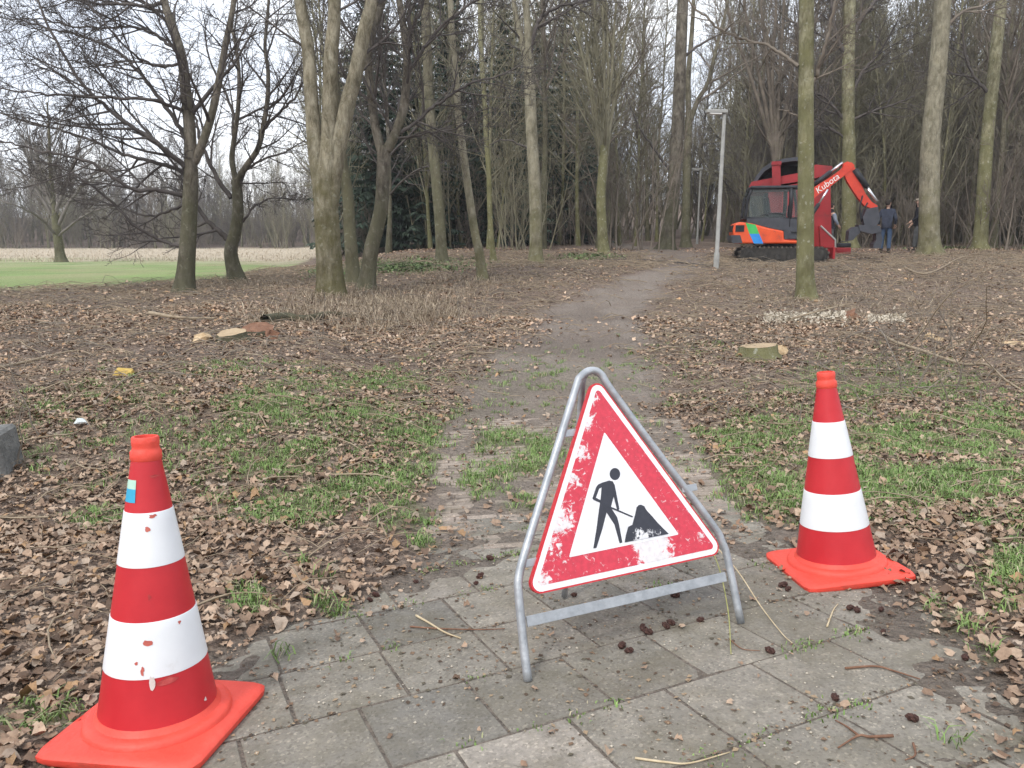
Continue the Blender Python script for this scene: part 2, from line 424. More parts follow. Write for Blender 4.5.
def sdf(poly, X, Y):
    poly = np.asarray(poly, float); X = np.asarray(X, float); Y = np.asarray(Y, float)
    d = np.full(X.shape, 1e9); ins = np.zeros(X.shape, bool)
    for (x0, y0), (x1, y1) in zip(poly, np.roll(poly, -1, 0)):
        ex, ey = x1 - x0, y1 - y0
        t = np.clip(((X - x0) * ex + (Y - y0) * ey) / (ex * ex + ey * ey + 1e-12), 0, 1)
        d = np.minimum(d, np.hypot(X - x0 - t * ex, Y - y0 - t * ey))
        c = ((y0 > Y) != (y1 > Y)) & (X < (x1 - x0) * (Y - y0) / (y1 - y0 + 1e-12) + x0)
        ins ^= c
    return np.where(ins, -d, d)

def gpoly(pts): return [tuple(G(*p)[:2]) for p in pts]
SLAB_POLY = gpoly([(40, 790), (120, 700), (215, 652), (300, 622), (400, 582), (475, 540), (560, 520), (690, 503), (770, 540), (800, 552), (905, 598), (955, 640), (1005, 690), (1040, 760), (1040, 900), (40, 900)])
BRICK_POLY = gpoly([(425, 555), (432, 500), (430, 440), (455, 418), (680, 418), (715, 470), (772, 542), (690, 512), (560, 530), (470, 552)])
PL = [(600, 380, 780), (545, 425, 770), (500, 435, 735), (450, 430, 700), (420, 440, 682), (390, 458, 662), (360, 488, 650), (330, 520, 645), (310, 545, 645), (290, 585, 662), (277, 625, 685), (266, 660, 712), (260, 668, 712), (256, 650, 700)]
_py, _pl, _pr = [], [], []
for y, l, r in PL:
    a = G(l, y); b = G(r, y); _py.append((a[1] + b[1]) / 2); _pl.append(a[0]); _pr.append(b[0])
def path_mask(X, Y):
    l = np.interp(Y, _py, _pl); r = np.interp(Y, _py, _pr)
    w = (fbm(X, Y, 1.3, 31, 4) - .5) * (.55 + .03 * Y)
    e = .22 + .012 * Y
    return sstep(-e, e, X - l + w) * sstep(-e, e, r - X + w) * (Y < 48)

BLOBS = [(380, 400, 60, 34, .6), (300, 420, 95, 55, .62), (330, 470, 115, 45, .75), (405, 440, 42, 42, .75), (515, 452, 48, 28, 1.0), (490, 482, 34, 18, .9),
         (270, 495, 100, 42, .72), (200, 470, 90, 45, .55), (100, 522, 45, 14, .8), (250, 605, 20, 18, .8), (325, 572, 28, 15, .7), (425, 546, 15, 8, 1),
         (40, 722, 45, 20, .9), (100, 440, 110, 70, .25), (560, 420, 300, 80, .07), (880, 440, 160, 90, .4), (760, 440, 55, 26, .7), (800, 480, 90, 50, .8), (900, 470, 115, 62, .95), (960, 428, 85, 24, 1), (990, 500, 65, 45, .95),
         (1012, 580, 32, 42, 1), (930, 602, 22, 10, .8), (950, 626, 27, 14, 1), (870, 620, 20, 8, .5), (990, 660, 14, 8, .8), (725, 432, 35, 10, .45), (942, 745, 18, 8, .8),
         (335, 610, 16, 8, .7), (395, 520, 40, 20, .5), (275, 655, 16, 8, .5), (860, 402, 25, 12, .6), (700, 350, 40, 8, .2), (250, 372, 90, 14, .3), (430, 262, 40, 5, .2), (520, 505, 25, 10, .5)]
def grass_mask(X, Y):
    Z = terr(X, Y); px, py = proj(X, Y, Z)
    d = np.zeros(np.shape(X))
    for x, y, rx, ry, k in BLOBS:
        d = np.maximum(d, k * (1 - sstep(.55, 1.15, np.hypot((px - x) / rx, (py - y) / ry))))
    n = sstep(.36, .60, fbm(X, Y, 2.6, 44, 4))
    return d * (.25 + .75 * n)

def field_mask(X, Y):
    edge = np.interp(X / np.maximum(Y, 1), [-.9, -.65, -.5, -.36, -.27, -.2], [15.5, 16.2, 17.8, 22, 32, 70]) + (fbm(X, Y, .5, 61, 3) - .5) * 3
    return sstep(-1.2, 1.2, Y - edge) * (X / np.maximum(Y, 1) < -.15) * (1 - sstep(105, 112, Y))

# graded grid: fine near the camera, coarse to the horizon
def graded(a, b, step, lo, hi, g):
    mid = list(np.arange(a, b + 1e-6, step)); s = step; up = []; v = mid[-1]
    while v < hi: s *= g; v += s; up.append(v)
    s = step; dn = []; v = mid[0]
    while v > lo: s *= g; v -= s; dn.append(v)
    return np.array(dn[::-1] + mid + up)
xs = graded(-2.2, 2.4, .026, -260, 260, 1.055); ys = graded(1.0, 4.6, .026, -40, 330, 1.03)
GX, GY = np.meshgrid(xs, ys); GX = GX.ravel(); GY = GY.ravel()
ss = sdf(SLAB_POLY, GX, GY); sb = sdf(BRICK_POLY, GX, GY)
pm = path_mask(GX, GY); gm = np.where(GY < 20, grass_mask(GX, GY), 0); fm = field_mask(GX, GY)
GZ = terr(GX, GY)
rough = (fbm(GX, GY, 6, 3, 4) - .5) * .05 + (fbm(GX, GY, 22, 9, 3) - .5) * .02
soil_up = .016 + rough * (1 - .6 * pm)
wob = (fbm(GX, GY, 5, 12, 4) - .5) * .13
ks = sstep(-.05, .05, ss - .03 + wob)
kf = sstep(-.42, .02, ss + (fbm(GX, GY, 3.2, 19, 5) - .5) * .9) * np.where(GY > 1.9, 1, .6)
kb = sstep(-.08, .08, sb + wob)
inb = -.003 + (fbm(GX, GY, 4.5, 15, 4) - .50) * .055
dz = np.where(ss < sb, ks * soil_up + (1 - ks) * (-.0050 + .0045 * fbm(GX, GY, 9, 33, 3) + .006 * kf * fbm(GX, GY, 14, 37, 4)), kb * soil_up + (1 - kb) * inb)
near_ = 1 - sstep(5, 8, GY)
dz = dz * near_ + (rough * 1.5 + (fbm(GX, GY, 1.1, 21, 4) - .5) * .10 * (1 - .8 * pm) * (1 - fm)) * (1 - near_)
GZ = GZ + dz
def mixc(a, b, t): return a * (1 - t[:, None]) + np.asarray(b)[None] * t[:, None]
n1 = fbm(GX, GY, 3.0, 71, 5); n2 = fbm(GX, GY, .6, 72, 4); n3 = fbm(GX, GY, .22, 75, 4)
col = np.tile(np.array([[.165, .122, .095]]), (len(GX), 1))
col = mixc(col, [.07, .052, .042], sstep(.50, .68, n1) * .8)
col = mixc(col, [.25, .195, .155], sstep(.46, .66, n2) * .8)
col = mixc(col, [.10, .074, .06], sstep(.52, .68, n3) * .6)
col = mixc(col, [.25, .212, .18], pm * (.65 + .35 * sstep(.3, .6, n1)))
col = mixc(col, [.15, .12, .10], pm * sstep(.52, .7, n2) * .6)
col = mixc(col, [.12, .15, .055], np.minimum(gm * 1.1, .85))
gt = sstep(30, 54, GY + (n2 - .5) * 26 + np.clip((GX / np.maximum(GY, 1) + .38) * 60, 0, 60))
green = np.array([[.235, .315, .12]]) * (.75 + .5 * n2[:, None]); green = mixc(green, [.34, .32, .18], sstep(.40, .7, fbm(GX, GY, .4, 78, 5)) * .75)
tan = np.array([[.47, .40, .30]]) * (.8 + .4 * n1[:, None])
fc = green * (1 - gt[:, None]) + tan * gt[:, None]
edge_t = sstep(.0, .5, fm) * (1 - sstep(.5, 1, fm))
col = col * (1 - fm[:, None]) + fc * fm[:, None]
inpav = 1 - np.minimum(ks, 1); col = mixc(col, [.165, .14, .115], inpav * .85)
col = mixc(col, [.20, .165, .135], (1 - kb) * (ss > sb) * .55)
litm = np.clip(1 - 1.1 * pm, 0, 1) * (1 - fm) * (1 - .55 * gm) * np.minimum(ks, 1) * np.where(ss < sb, 1, .25 + .75 * kb) * (1 - .7 * sstep(30, 60, GY))
col = np.concatenate([col, litm[:, None]], 1)
nx, ny = len(xs), len(ys)
ii = np.arange(nx - 1)[None] + (np.arange(ny - 1) * nx)[:, None]
ground = new_mesh('ground', np.stack([GX, GY, GZ], 1), [np.stack([ii, ii + 1, ii + nx + 1, ii + nx], -1).reshape(-1, 4)], GROUND, None, True, col)
ground['kind'] = 'structure'

from bisect import bisect
def gz(X, Y):
    """height of the finished ground sheet (bilinear)"""
    X = np.asarray(X, float); Y = np.asarray(Y, float); Zg = GZ.reshape(ny, nx)
    i = np.clip(np.searchsorted(xs, X) - 1, 0, nx - 2); j = np.clip(np.searchsorted(ys, Y) - 1, 0, ny - 2)
    fx = np.clip((X - xs[i]) / (xs[i + 1] - xs[i]), 0, 1); fy = np.clip((Y - ys[j]) / (ys[j + 1] - ys[j]), 0, 1)
    return (Zg[j, i] * (1 - fx) + Zg[j, i + 1] * fx) * (1 - fy) + (Zg[j + 1, i] * (1 - fx) + Zg[j + 1, i + 1] * fx) * fy

def top(X, Y):
    z = float(gz(X, Y)); a = np.array([X]); b = np.array([Y])
    if float(sdf(SLAB_POLY, a, b)[0]) < .02 or float(sdf(BRICK_POLY, a, b)[0]) < 0: z = max(z, float(terr(X, Y)))
    return z

# ------------------------------------------------------------------ paving
NP = np.array([-SX, -SY, 1]); NP /= np.linalg.norm(NP)
def pave(name, poly, yaw, ox, oy, la, lb, gap, phase, tone, tilt, margin, mat_, th=.045, jit=.0):
    ca, sa = math.cos(yaw), math.sin(yaw); mb_V = []; mb_F4 = []; mb_F3 = []; cols = []; n = 0
    P = np.array(poly); rel = P - np.array([ox, oy]); A = rel[:, 0] * ca + rel[:, 1] * sa; B = -rel[:, 0] * sa + rel[:, 1] * ca
    pa, pb = la + gap, lb + gap
    out = MB(); colsl = []
    for j in range(int(B.min() / pb) - 2, int(B.max() / pb) + 2):
        for i in range(int(A.min() / pa) - 3, int(A.max() / pa) + 3):
            a = (i + phase(j) + .5) * pa; b = (j + .5) * pb
            X = ox + a * ca - b * sa; Y = oy + a * sa + b * ca
            if Y < .75 or float(sdf(poly, np.array([X]), np.array([Y]))[0]) > margin: continue
            y2 = yaw + rnd.gauss(0, jit)
            ex = np.array([math.cos(y2), math.sin(y2), 0]); ex[2] = SX * ex[0] + SY * ex[1] + rnd.gauss(0, tilt)
            ex /= np.linalg.norm(ex); nn = NP + np.array([rnd.gauss(0, tilt), rnd.gauss(0, tilt), 0]); ey = np.cross(nn, ex); ey /= np.linalg.norm(ey); ez = np.cross(ex, ey)
            Rm = np.stack([ex, ey, ez], 1)
            z = float(terr(X, Y)) + rnd.gauss(0, tilt * .12)
            c = np.array([X, Y, z]) - ez * th / 2
            n0 = out.n; out.box(c, (la - rnd.random() * .002, lb - rnd.random() * .002, th), Rm, .0035)
            t = tone(i, j); colsl.append(np.tile(np.array([t]), (out.n - n0, 1)))
    o = out.build(name, mat_, col=np.vstack(colsl)); o['kind'] = 'structure'
    return o
def slab_tone(i, j):
    k = .88 + rnd.random() * .26; base = np.array([.205, .188, .160])
    if rnd.random() < .09: base = np.array([.25, .225, .195])
    if rnd.random() < .05: base = np.array([.178, .166, .146])
    return base * k
PH = {0: .5099 * 0, -1: 0, -2: .4691, 0: 0}
def slab_phase(j): return {-1: 0., -2: .51, 0: .47}.get(j, (.5 * (j % 2) + .04 * math.sin(j * 3.1)))
pave('paving_slabs', SLAB_POLY, .4434, -.1319, 2.0076, .2975, .2975, .0055, slab_phase, slab_tone, .0035, .2, SLAB)
def brick_tone(i, j):
    k = .8 + rnd.random() * .4
    return np.array([.27, .225, .19]) * k
pave('brick_path', BRICK_POLY, .10, -.1, 2.9, .205, .06, .006, lambda j: .5 * (j % 2) + .05 * math.sin(j * 2.3), brick_tone, .008, .05, SLAB, .05, .02)

# ------------------------------------------------------------------ leaf litter, grass, twigs (nobody could count them)
def sample_view(n, y0, y1, spread=1.15, pw=1.0):
    Y = np.sqrt(rng.random(n) * (y1 ** 2 - y0 ** 2) + y0 ** 2) if pw == 1 else y0 + (y1 - y0) * rng.random(n) ** pw
    X = (rng.random(n) - .5) * 2 * .70 * spread * Y
    return X, Y

def pave_sd(X, Y): return np.minimum(sdf(SLAB_POLY, X, Y), sdf(BRICK_POLY, X, Y))

LX, LY = [], []
for n, y0, y1 in [(26000, 1.1, 3.6), (70000, 3.3, 7), (70000, 7, 13), (48000, 13, 30)]:
    a, b = sample_view(n, y0, y1, 1.5); LX.append(a); LY.append(b)
LX = np.concatenate(LX); LY = np.concatenate(LY)
s1 = sdf(SLAB_POLY, LX, LY); s2 = sdf(BRICK_POLY, LX, LY)
dens = np.ones(len(LX)) * (.35 + .65 * sstep(.36, .55, fbm(LX, LY, 1.2, 91, 4)))
dens = np.where(LY < 20, dens * (1 - .82 * grass_mask(LX, LY)), dens)
dens *= 1 - .95 * path_mask(LX, LY); dens *= 1 - field_mask(LX, LY)
dens = np.where(s2 < 0, .10, dens); dens = np.where(s1 < .0, .022 + .55 * sstep(-.22, .02, s1 + (fbm(LX, LY, 4, 95, 3) - .5) * .35) * (np.abs(LX) > .25), dens)
dens = np.where((s1 > 0) & (s1 < .12) & (s2 > 0), dens * .9, dens)
k = rng.random(len(LX)) < dens; LX, LY, s1, s2 = LX[k], LY[k], s1[k], s2[k]
n = len(LX)
LZ = gz(LX, LY); LZ = np.where((s1 < .02) | (s2 < 0), np.maximum(LZ, terr(LX, LY)), LZ) + .004 + rng.random(n) * .014 * (s1 > .02)
size = (.010 + .042 * rng.random(n) ** 2.0) * (1 + sstep(5, 16, LY) * 1.0); size = np.where(s1 < .0, size * .6, size)
wid = size * (.34 + .3 * rng.random(n))
curl = rng.normal(.25, .45, n); bend = rng.normal(0, .45, n)
base = np.array([[0, 0], [.18, -.55], [.42, -.8], [.50, -.62], [.78, -.72], [1, 0], [.78, .72], [.50, .62], [.42, .8], [.18, .55], [.3, 0], [.68, 0]])
lx = (base[None, :, 0] - .5) * size[:, None]; ly = base[None, :, 1] * wid[:, None] * (.6 + .75 * rng.random((n, 12)))
lz = np.abs(base[None, :, 1]) * wid[:, None] * curl[:, None] + ((base[None, :, 0] - .5) ** 2) * size[:, None] * bend[:, None] * 1.5 + rng.normal(0, .085, (n, 12)) * size[:, None]
yaw = rng.random(n) * 6.283; t1 = rng.normal(0, .2, n); t2 = rng.normal(0, .2, n)
cy, sy = np.cos(yaw)[:, None], np.sin(yaw)[:, None]
gxx = lx * cy - ly * sy; gyy = lx * sy + ly * cy; gzz = lz + gxx * np.tan(t1)[:, None] + gyy * np.tan(t2)[:, None]
gzz -= np.minimum(gzz.min(1), 0)[:, None] * .8
LV = np.stack([gxx + LX[:, None], gyy + LY[:, None], gzz + LZ[:, None]], -1).reshape(-1, 3)
pal = np.array([[.48, .375, .30], [.39, .29, .225], [.31, .225, .17], [.24, .17, .13], [.15, .105, .08], [.37, .31, .265], [.40, .265, .16], [.28, .19, .14]])
pal = pal * np.array([[1.06, 1.0, .90]])
pi = rng.choice(8, n, p=[.15, .20, .18, .16, .12, .09, .05, .05])
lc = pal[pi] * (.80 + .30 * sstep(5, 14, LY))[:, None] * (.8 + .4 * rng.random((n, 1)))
q = np.array([[0, 1, 10, 9], [1, 2, 3, 10], [3, 4, 11, 10], [7, 8, 9, 10], [6, 7, 10, 11]]); t = np.array([[4, 5, 11], [5, 6, 11]])
off = (np.arange(n) * 12)[:, None, None]
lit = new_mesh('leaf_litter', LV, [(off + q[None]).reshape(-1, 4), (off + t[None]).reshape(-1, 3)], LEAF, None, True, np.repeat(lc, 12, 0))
tag(lit, 'brown dead oak and beech leaves scattered over the soil and verges', 'leaves', kind='stuff')

def blades(name, X, Y, Z, h, w, lean, cols, m, label, cat):
    n = len(X); a = rng.random(n) * 6.283; la = rng.random(n) * 6.283
    dx, dy = np.cos(a) * w / 2, np.sin(a) * w / 2; lx_, ly_ = np.cos(la) * lean * h, np.sin(la) * lean * h
    V = np.zeros((n, 5, 3))
    V[:, 0] = np.stack([X - dx, Y - dy, Z - .01], 1); V[:, 1] = np.stack([X + dx, Y + dy, Z - .01], 1)
    V[:, 2] = np.stack([X - dx * .8 + lx_ * .3, Y - dy * .8 + ly_ * .3, Z + h * .6], 1); V[:, 3] = np.stack([X + dx * .8 + lx_ * .3, Y + dy * .8 + ly_ * .3, Z + h * .6], 1)
    V[:, 4] = np.stack([X + lx_, Y + ly_, Z + h * (1 - .35 * np.minimum(lean, 1.5))], 1)
    o_ = (np.arange(n) * 5)[:, None]
    o = new_mesh(name, V.reshape(-1, 3), [o_ + np.array([[0, 1, 3, 2]]), o_ + np.array([[2, 3, 4]])], m, None, True, np.repeat(cols, 5, 0))
    return tag(o, label, cat, kind='stuff')

# grass on the verges and in the joints
X, Y = sample_view(60000, 1.15, 11)
g = grass_mask(X, Y); s1 = sdf(SLAB_POLY, X, Y)
g = np.where(s1 < -.06, g * .35, g)
k = rng.random(len(X)) < np.minimum(g * .95, .9); X, Y = X[k], Y[k]
# weeds in the slab joints
ja = rng.random(5000) * 5 - 2.5; jr = rng.integers(-5, 6, 5000); jx = -.1319 + ja * math.cos(.4434) - jr * .303 * math.sin(.4434); jy = 2.0076 + ja * math.sin(.4434) + jr * .303 * math.cos(.4434)
k = (sdf(SLAB_POLY, jx, jy) < .0) & (fbm(jx, jy, 2.2, 83, 4) > .54) & (rng.random(5000) < .13); JX, JY = jx[k], jy[k]
X = np.concatenate([X, JX]); Y = np.concatenate([Y, JY])
nb = 16; n = len(X) * nb
tx = np.repeat(X, nb) + rng.normal(0, .022, n); ty = np.repeat(Y, nb) + rng.normal(0, .022, n)
hh = np.repeat(np.where(np.arange(len(X)) >= len(X) - len(JX), .005 + .013 * rng.random(len(X)), .022 + .042 * rng.random(len(X)) ** 1.5), nb) * (.6 + .7 * rng.random(n))
gp = np.array([[.175, .28, .08], [.225, .325, .105], [.14, .215, .065], [.30, .31, .16], [.40, .35, .24]])
gc = gp[rng.choice(5, n, p=[.36, .28, .18, .12, .06])] * (.8 + .4 * rng.random((n, 1)))
blades('grass', tx, ty, np.maximum(gz(tx, ty), np.where(sdf(SLAB_POLY, tx, ty) < 0, terr(tx, ty), -9)), hh, .003 + .003 * rng.random(n), .6 + .9 * rng.random(n), gc, GRASSM, 'short green grass tufts growing through the leaves on both verges', 'grass')

# straw coloured dead grass by the big twin trunk and along the field edge
bx = []; by = []
for (px, py, rx, ry, cnt) in [(395, 312, 62, 17, 2000), (330, 300, 40, 10, 350), (300, 316, 60, 10, 300), (460, 285, 60, 10, 250), (970, 250, 60, 14, 500), (870, 300, 140, 25, 260), (250, 285, 60, 8, 300)]:
    for _ in range(cnt):
        p = G(px + rnd.gauss(0, rx * .5), max(246, py + rnd.gauss(0, ry * .5)))
        bx.append(p[0]); by.append(p[1])
bx = np.repeat(np.array(bx), 4) + rng.normal(0, .06, len(bx) * 4); by = np.repeat(np.array(by), 4) + rng.normal(0, .06, len(by) * 4); n = len(bx)
dc = np.array([[.40, .33, .24], [.33, .26, .18], [.24, .18, .13]])[rng.choice(3, n)] * (.8 + .4 * rng.random((n, 1)))
blades('dead_grass', bx, by, gz(bx, by), .06 + .24 * rng.random(n) ** 1.6, .006 + .007 * rng.random(n), .5 + 1.3 * rng.random(n), dc, GRASSM, 'straw coloured dead grass standing under the trees', 'dead grass')
Y = 40 + 62 * rng.random(9000) ** 1.2; X = -Y * (.2 + .55 * rng.random(9000)); k = field_mask(X, Y) > .5; X, Y = X[k], Y[k]; n = len(X)
dc = np.array([[.50, .42, .32], [.46, .385, .29], [.42, .36, .265]])[rng.choice(3, n)] * (.85 + .3 * rng.random((n, 1)))
blades('dry_meadow_grass', X, Y, gz(X, Y), .06 + .16 * rng.random(n), .02 + .02 * rng.random(n), .5 + 1.0 * rng.random(n), dc, GRASSM, 'pale dry tall grass strip at the far side of the green field', 'dry grass')
# green ground ivy in front of the spruces
gx_, gy_ = [], []
for (px, py, rx, ry, cnt) in [(400, 268, 44, 5, 2600), (330, 274, 25, 5, 700), (590, 258, 30, 3, 400), (440, 263, 40, 4, 600), (960, 240, 40, 5, 200)]:
    for _ in range(cnt):
        p = G(px + rnd.gauss(0, rx * .6), max(249, py + rnd.gauss(0, ry * .5))); gx_.append(p[0]); gy_.append(p[1])
gx_ = np.array(gx_); gy_ = np.array(gy_); n = len(gx_)
dc = np.array([[.12, .18, .06], [.18, .24, .10], [.09, .13, .05]])[rng.choice(3, n)]
blades('ground_ivy', gx_, gy_, gz(gx_, gy_), .06 + .14 * rng.random(n), .03 + .03 * rng.random(n), .8 + .8 * rng.random(n), dc, GRASSM, 'low green ground cover under the trees left of the path', 'ground cover')

# fallen twigs
def twiglines(n, X, Y, L, r, arch=.15):
    PLs, RRs = [], []
    for i in range(n):
        a = rnd.random() * 6.283; l = L[i]; k = rnd.gauss(0, .5); m = 5
        pts = []
        for j in range(m):
            t = j / (m - 1); aa = a + k * (t - .5)
            pts.append([X[i] + math.cos(aa) * l * (t - .5) + rnd.gauss(0, .02 * l), Y[i] + math.sin(aa) * l * (t - .5) + rnd.gauss(0, .02 * l), 0])
        pts = np.array(pts); pts[:, 2] = gz(pts[:, 0], pts[:, 1]) + r[i] + rnd.random() * .03 + np.sin(np.linspace(0, 3.14, m)) * l * arch * rnd.random()
        PLs.append(pts); RRs.append(np.linspace(r[i], r[i] * .4, m))
    return tubes(PLs, RRs, 4)
X, Y = sample_view(13000, 2.2, 27)
d = (1 - .85 * path_mask(X, Y)) * (1 - field_mask(X, Y)) * np.where(pave_sd(X, Y) < .1, .02, 1) * np.where(Y < 20, 1 - .6 * grass_mask(X, Y), 1)
k = rng.random(len(X)) < d; X, Y = X[k], Y[k]; n = len(X)
V_, Q_ = twiglines(n, X, Y, (.10 + .35 * rng.random(n)) * (1 + .07 * Y), (.0015 + .0035 * rng.random(n) ** 2) * (1 + .06 * Y))
tw = new_mesh('fallen_twigs', V_, [Q_], TWIG_PALE, None, True); tag(tw, 'thin dry fallen twigs strewn over the woodland floor', 'twigs', kind='stuff')
X, Y = sample_view(5200, 6, 27)
d = (1 - path_mask(X, Y)) * (1 - field_mask(X, Y)); k = rng.random(len(X)) < d; X, Y = X[k], Y[k]; n = len(X)
V_, Q_ = twiglines(n, X, Y, .25 + .6 * rng.random(n), .003 + .005 * rng.random(n) ** 2, .22)
tw = new_mesh('bramble_debris', V_, [Q_], TW_BROWN, None, True); tag(tw, 'tangle of dark brown bramble stems and brushwood on the cleared ground', 'brushwood', kind='stuff')

# ------------------------------------------------------------------ trees
def norm(v): return v / (np.linalg.norm(v) + 1e-9)
def smooth_line(P, sub=5):
    P = np.asarray(P, float); Q = np.vstack([2 * P[0] - P[1], P, 2 * P[-1] - P[-2]]); out = []
    for i in range(1, len(Q) - 2):
        p0, p1, p2, p3 = Q[i - 1], Q[i], Q[i + 1], Q[i + 2]
        for k in range(sub):
            t = k / sub
            out.append(.5 * (2 * p1 + (p2 - p0) * t + (2 * p0 - 5 * p1 + 4 * p2 - p3) * t * t + (3 * p1 - p0 - 3 * p2 + p3) * t ** 3))
    out.append(P[-1]); return np.array(out)

def perp_dir(d, ang, rs, bias=None):
    a = np.array([rs.gauss(0, 1), rs.gauss(0, 1), rs.gauss(0, 1)])
    if bias is not None: a = a + bias
    a = a - d * a.dot(d); a = norm(a)
    return norm(d * math.cos(ang) + a * math.sin(ang))

def grow(store, p, d, L, r, lvl, P, rs):
    """one branch with its children; store: list per level of (points, radii)"""
    m = P['seg'][lvl]; pts = [p]; cur = d
    for i in range(m):
        cur = norm(cur + np.array([rs.gauss(0, 1), rs.gauss(0, 1), rs.gauss(0, 1)]) * P['wan'][lvl] + np.array([0, 0, P['up'][lvl]]))
        p = p + cur * L / m; pts.append(p)
    rad = np.linspace(r, max(r * P['tip'], P['rmin']), m + 1)
    store[lvl].append((np.array(pts), rad))
    if lvl + 1 < len(P['n']): spawn(store, np.array(pts), rad, L, lvl + 1, P, rs, P['n'][lvl + 1])

def spawn(store, pts, rad, L, lvl, P, rs, n, start=None, bias=None, lscale=None):
    m = len(pts) - 1; start = P['start'][lvl] if start is None else start
    for i in range(n):
        t = start + (1 - start) * (i + rs.random()) / n
        f = min(t * m, m - 1e-3); j = int(f); q = pts[j] + (pts[j + 1] - pts[j]) * (f - j)
        d = norm(pts[j + 1] - pts[j]); rr = rad[j] + (rad[j + 1] - rad[j]) * (f - j)
        cd = perp_dir(d, R(P['ang'][lvl]) * (.75 + .5 * rs.random()), rs, bias)
        l = (lscale or L * P['lr'][lvl]) * (.55 + .7 * rs.random()) * (1.1 - .55 * t)
        grow(store, q, cd, l, max(min(rr * .62, l * .022), P['rmin']), lvl, P, rs)

def emit(store, nside):
    V = []; Q = []; off = 0
    for lvl, L in enumerate(store):
        if not L: continue
        v, q = tubes([a for a, b in L], [b for a, b in L], nside[min(lvl, len(nside) - 1)])
        V.append(v); Q.append(q + off); off += len(v)
    return np.vstack(V), np.vstack(Q)

def trunk_tube(pts, rad, n=14, flare=.6, seed=0, z0=None):
    pts = np.asarray(pts, float); rad = np.array(rad, float)
    z = pts[:, 2] - pts[0, 2]
    rad = rad * (1 + flare * np.exp(-np.maximum(z - .05, 0) / .22))
    V, Q = tubes([pts], [rad], n)
    k = np.arange(len(V)); ring = k // n; a = (k % n) / n * 6.283
    c = pts[ring]; s = 1 + .035 * np.sin(a * 3 + seed + z[ring] * .9) + .05 * (vnoise(np.cos(a) * 1.5 + seed + 9, z[ring] * .9 + np.sin(a) * 1.5, seed) - .5) + .22 * np.maximum(np.sin(a * 4 + seed), 0) * np.exp(-z[ring] / .18) * (flare > 0)
    return c + (V - c) * s[:, None], Q

PSET = {
 'oak': dict(n=[0, 9, 7, 5, 3], seg=[8, 7, 5, 4, 3], wan=[.08, .085, .11, .14, .16], up=[.03, .045, .03, .02, 0], tip=.25, rmin=.0035, start=[.3, .2, .15, .1, .1], ang=[50, 48, 45, 45, 40], lr=[.5, .58, .55, .52, .5]),
 'asc': dict(n=[0, 12, 6, 5], seg=[8, 7, 5, 4], wan=[.1, .09, .12, .15], up=[.03, .12, .09, .05], tip=.25, rmin=.0045, start=[.3, .15, .15, .1], ang=[40, 38, 36, 36], lr=[.4, .5, .5, .5]),
}
def hero(name, label, D, limbs, bark, twig, style, nlimb=7, group=None, seed=1, sub_len=1.6, kids=True, extra=None, cat='tree', flare=.6, levels=4):
    """limbs: list of (points [(px,py,dD)...], r0 px, r1 px, is_trunk, children, bias); the first one starts at the ground"""
    rs = random.Random(seed); P = dict(PSET[style]); P['n'] = P['n'][:levels + 1]
    b0 = limbs[0][0][0]; base = ground_pt(b0[0], D); base[2] = float(gz(base[0], base[1])) - .08
    root = empty(name, base, label, cat, group)
    trunkV, trunkQ = [], []; off = 0; store = [[] for _ in P['n']]
    for li, L in enumerate(limbs):
        pp, r0, r1, is_tr, nch = L[:5]; bias = np.array(L[5], float) if len(L) > 5 else None
        pts = [U(q[0], q[1], D + (q[2] if len(q) > 2 else 0)) for q in pp]
        if li == 0: pts[0] = base.copy()
        pts = smooth_line(np.array(pts) - base, 6)
        if li > 0 and not is_tr: pts[1:] += np.array([[rs.gauss(0, .012), rs.gauss(0, .02), rs.gauss(0, .012)] for _ in pts[1:]])
        rad = np.linspace(r0, r1, len(pts)) * D / F / 2
        if is_tr:
            v, q = trunk_tube(pts, rad, 14 if r0 > 8 else 9, flare if li == 0 else 0, seed + li)
            trunkV.append(v); trunkQ.append(q + off); off += len(v)
        else: store[0].append((pts, rad))
        if nch:
            ln = np.linalg.norm(np.diff(pts, axis=0), axis=1).sum()
            spawn(store, pts, rad, ln, 1, P, rs, nch, start=L[6] if len(L) > 6 else (.45 if li == 0 else .12), bias=bias, lscale=L[7] if len(L) > 7 else sub_len)
    new_mesh('trunk', np.vstack(trunkV), [np.vstack(trunkQ)], bark, root, True)
    if any(store):
        V, Q = emit(store, [7, 5, 4, 3, 3]); new_mesh('crown', V, [Q], twig, root, True)
    return root

LB = (-1.2, 0, .5)
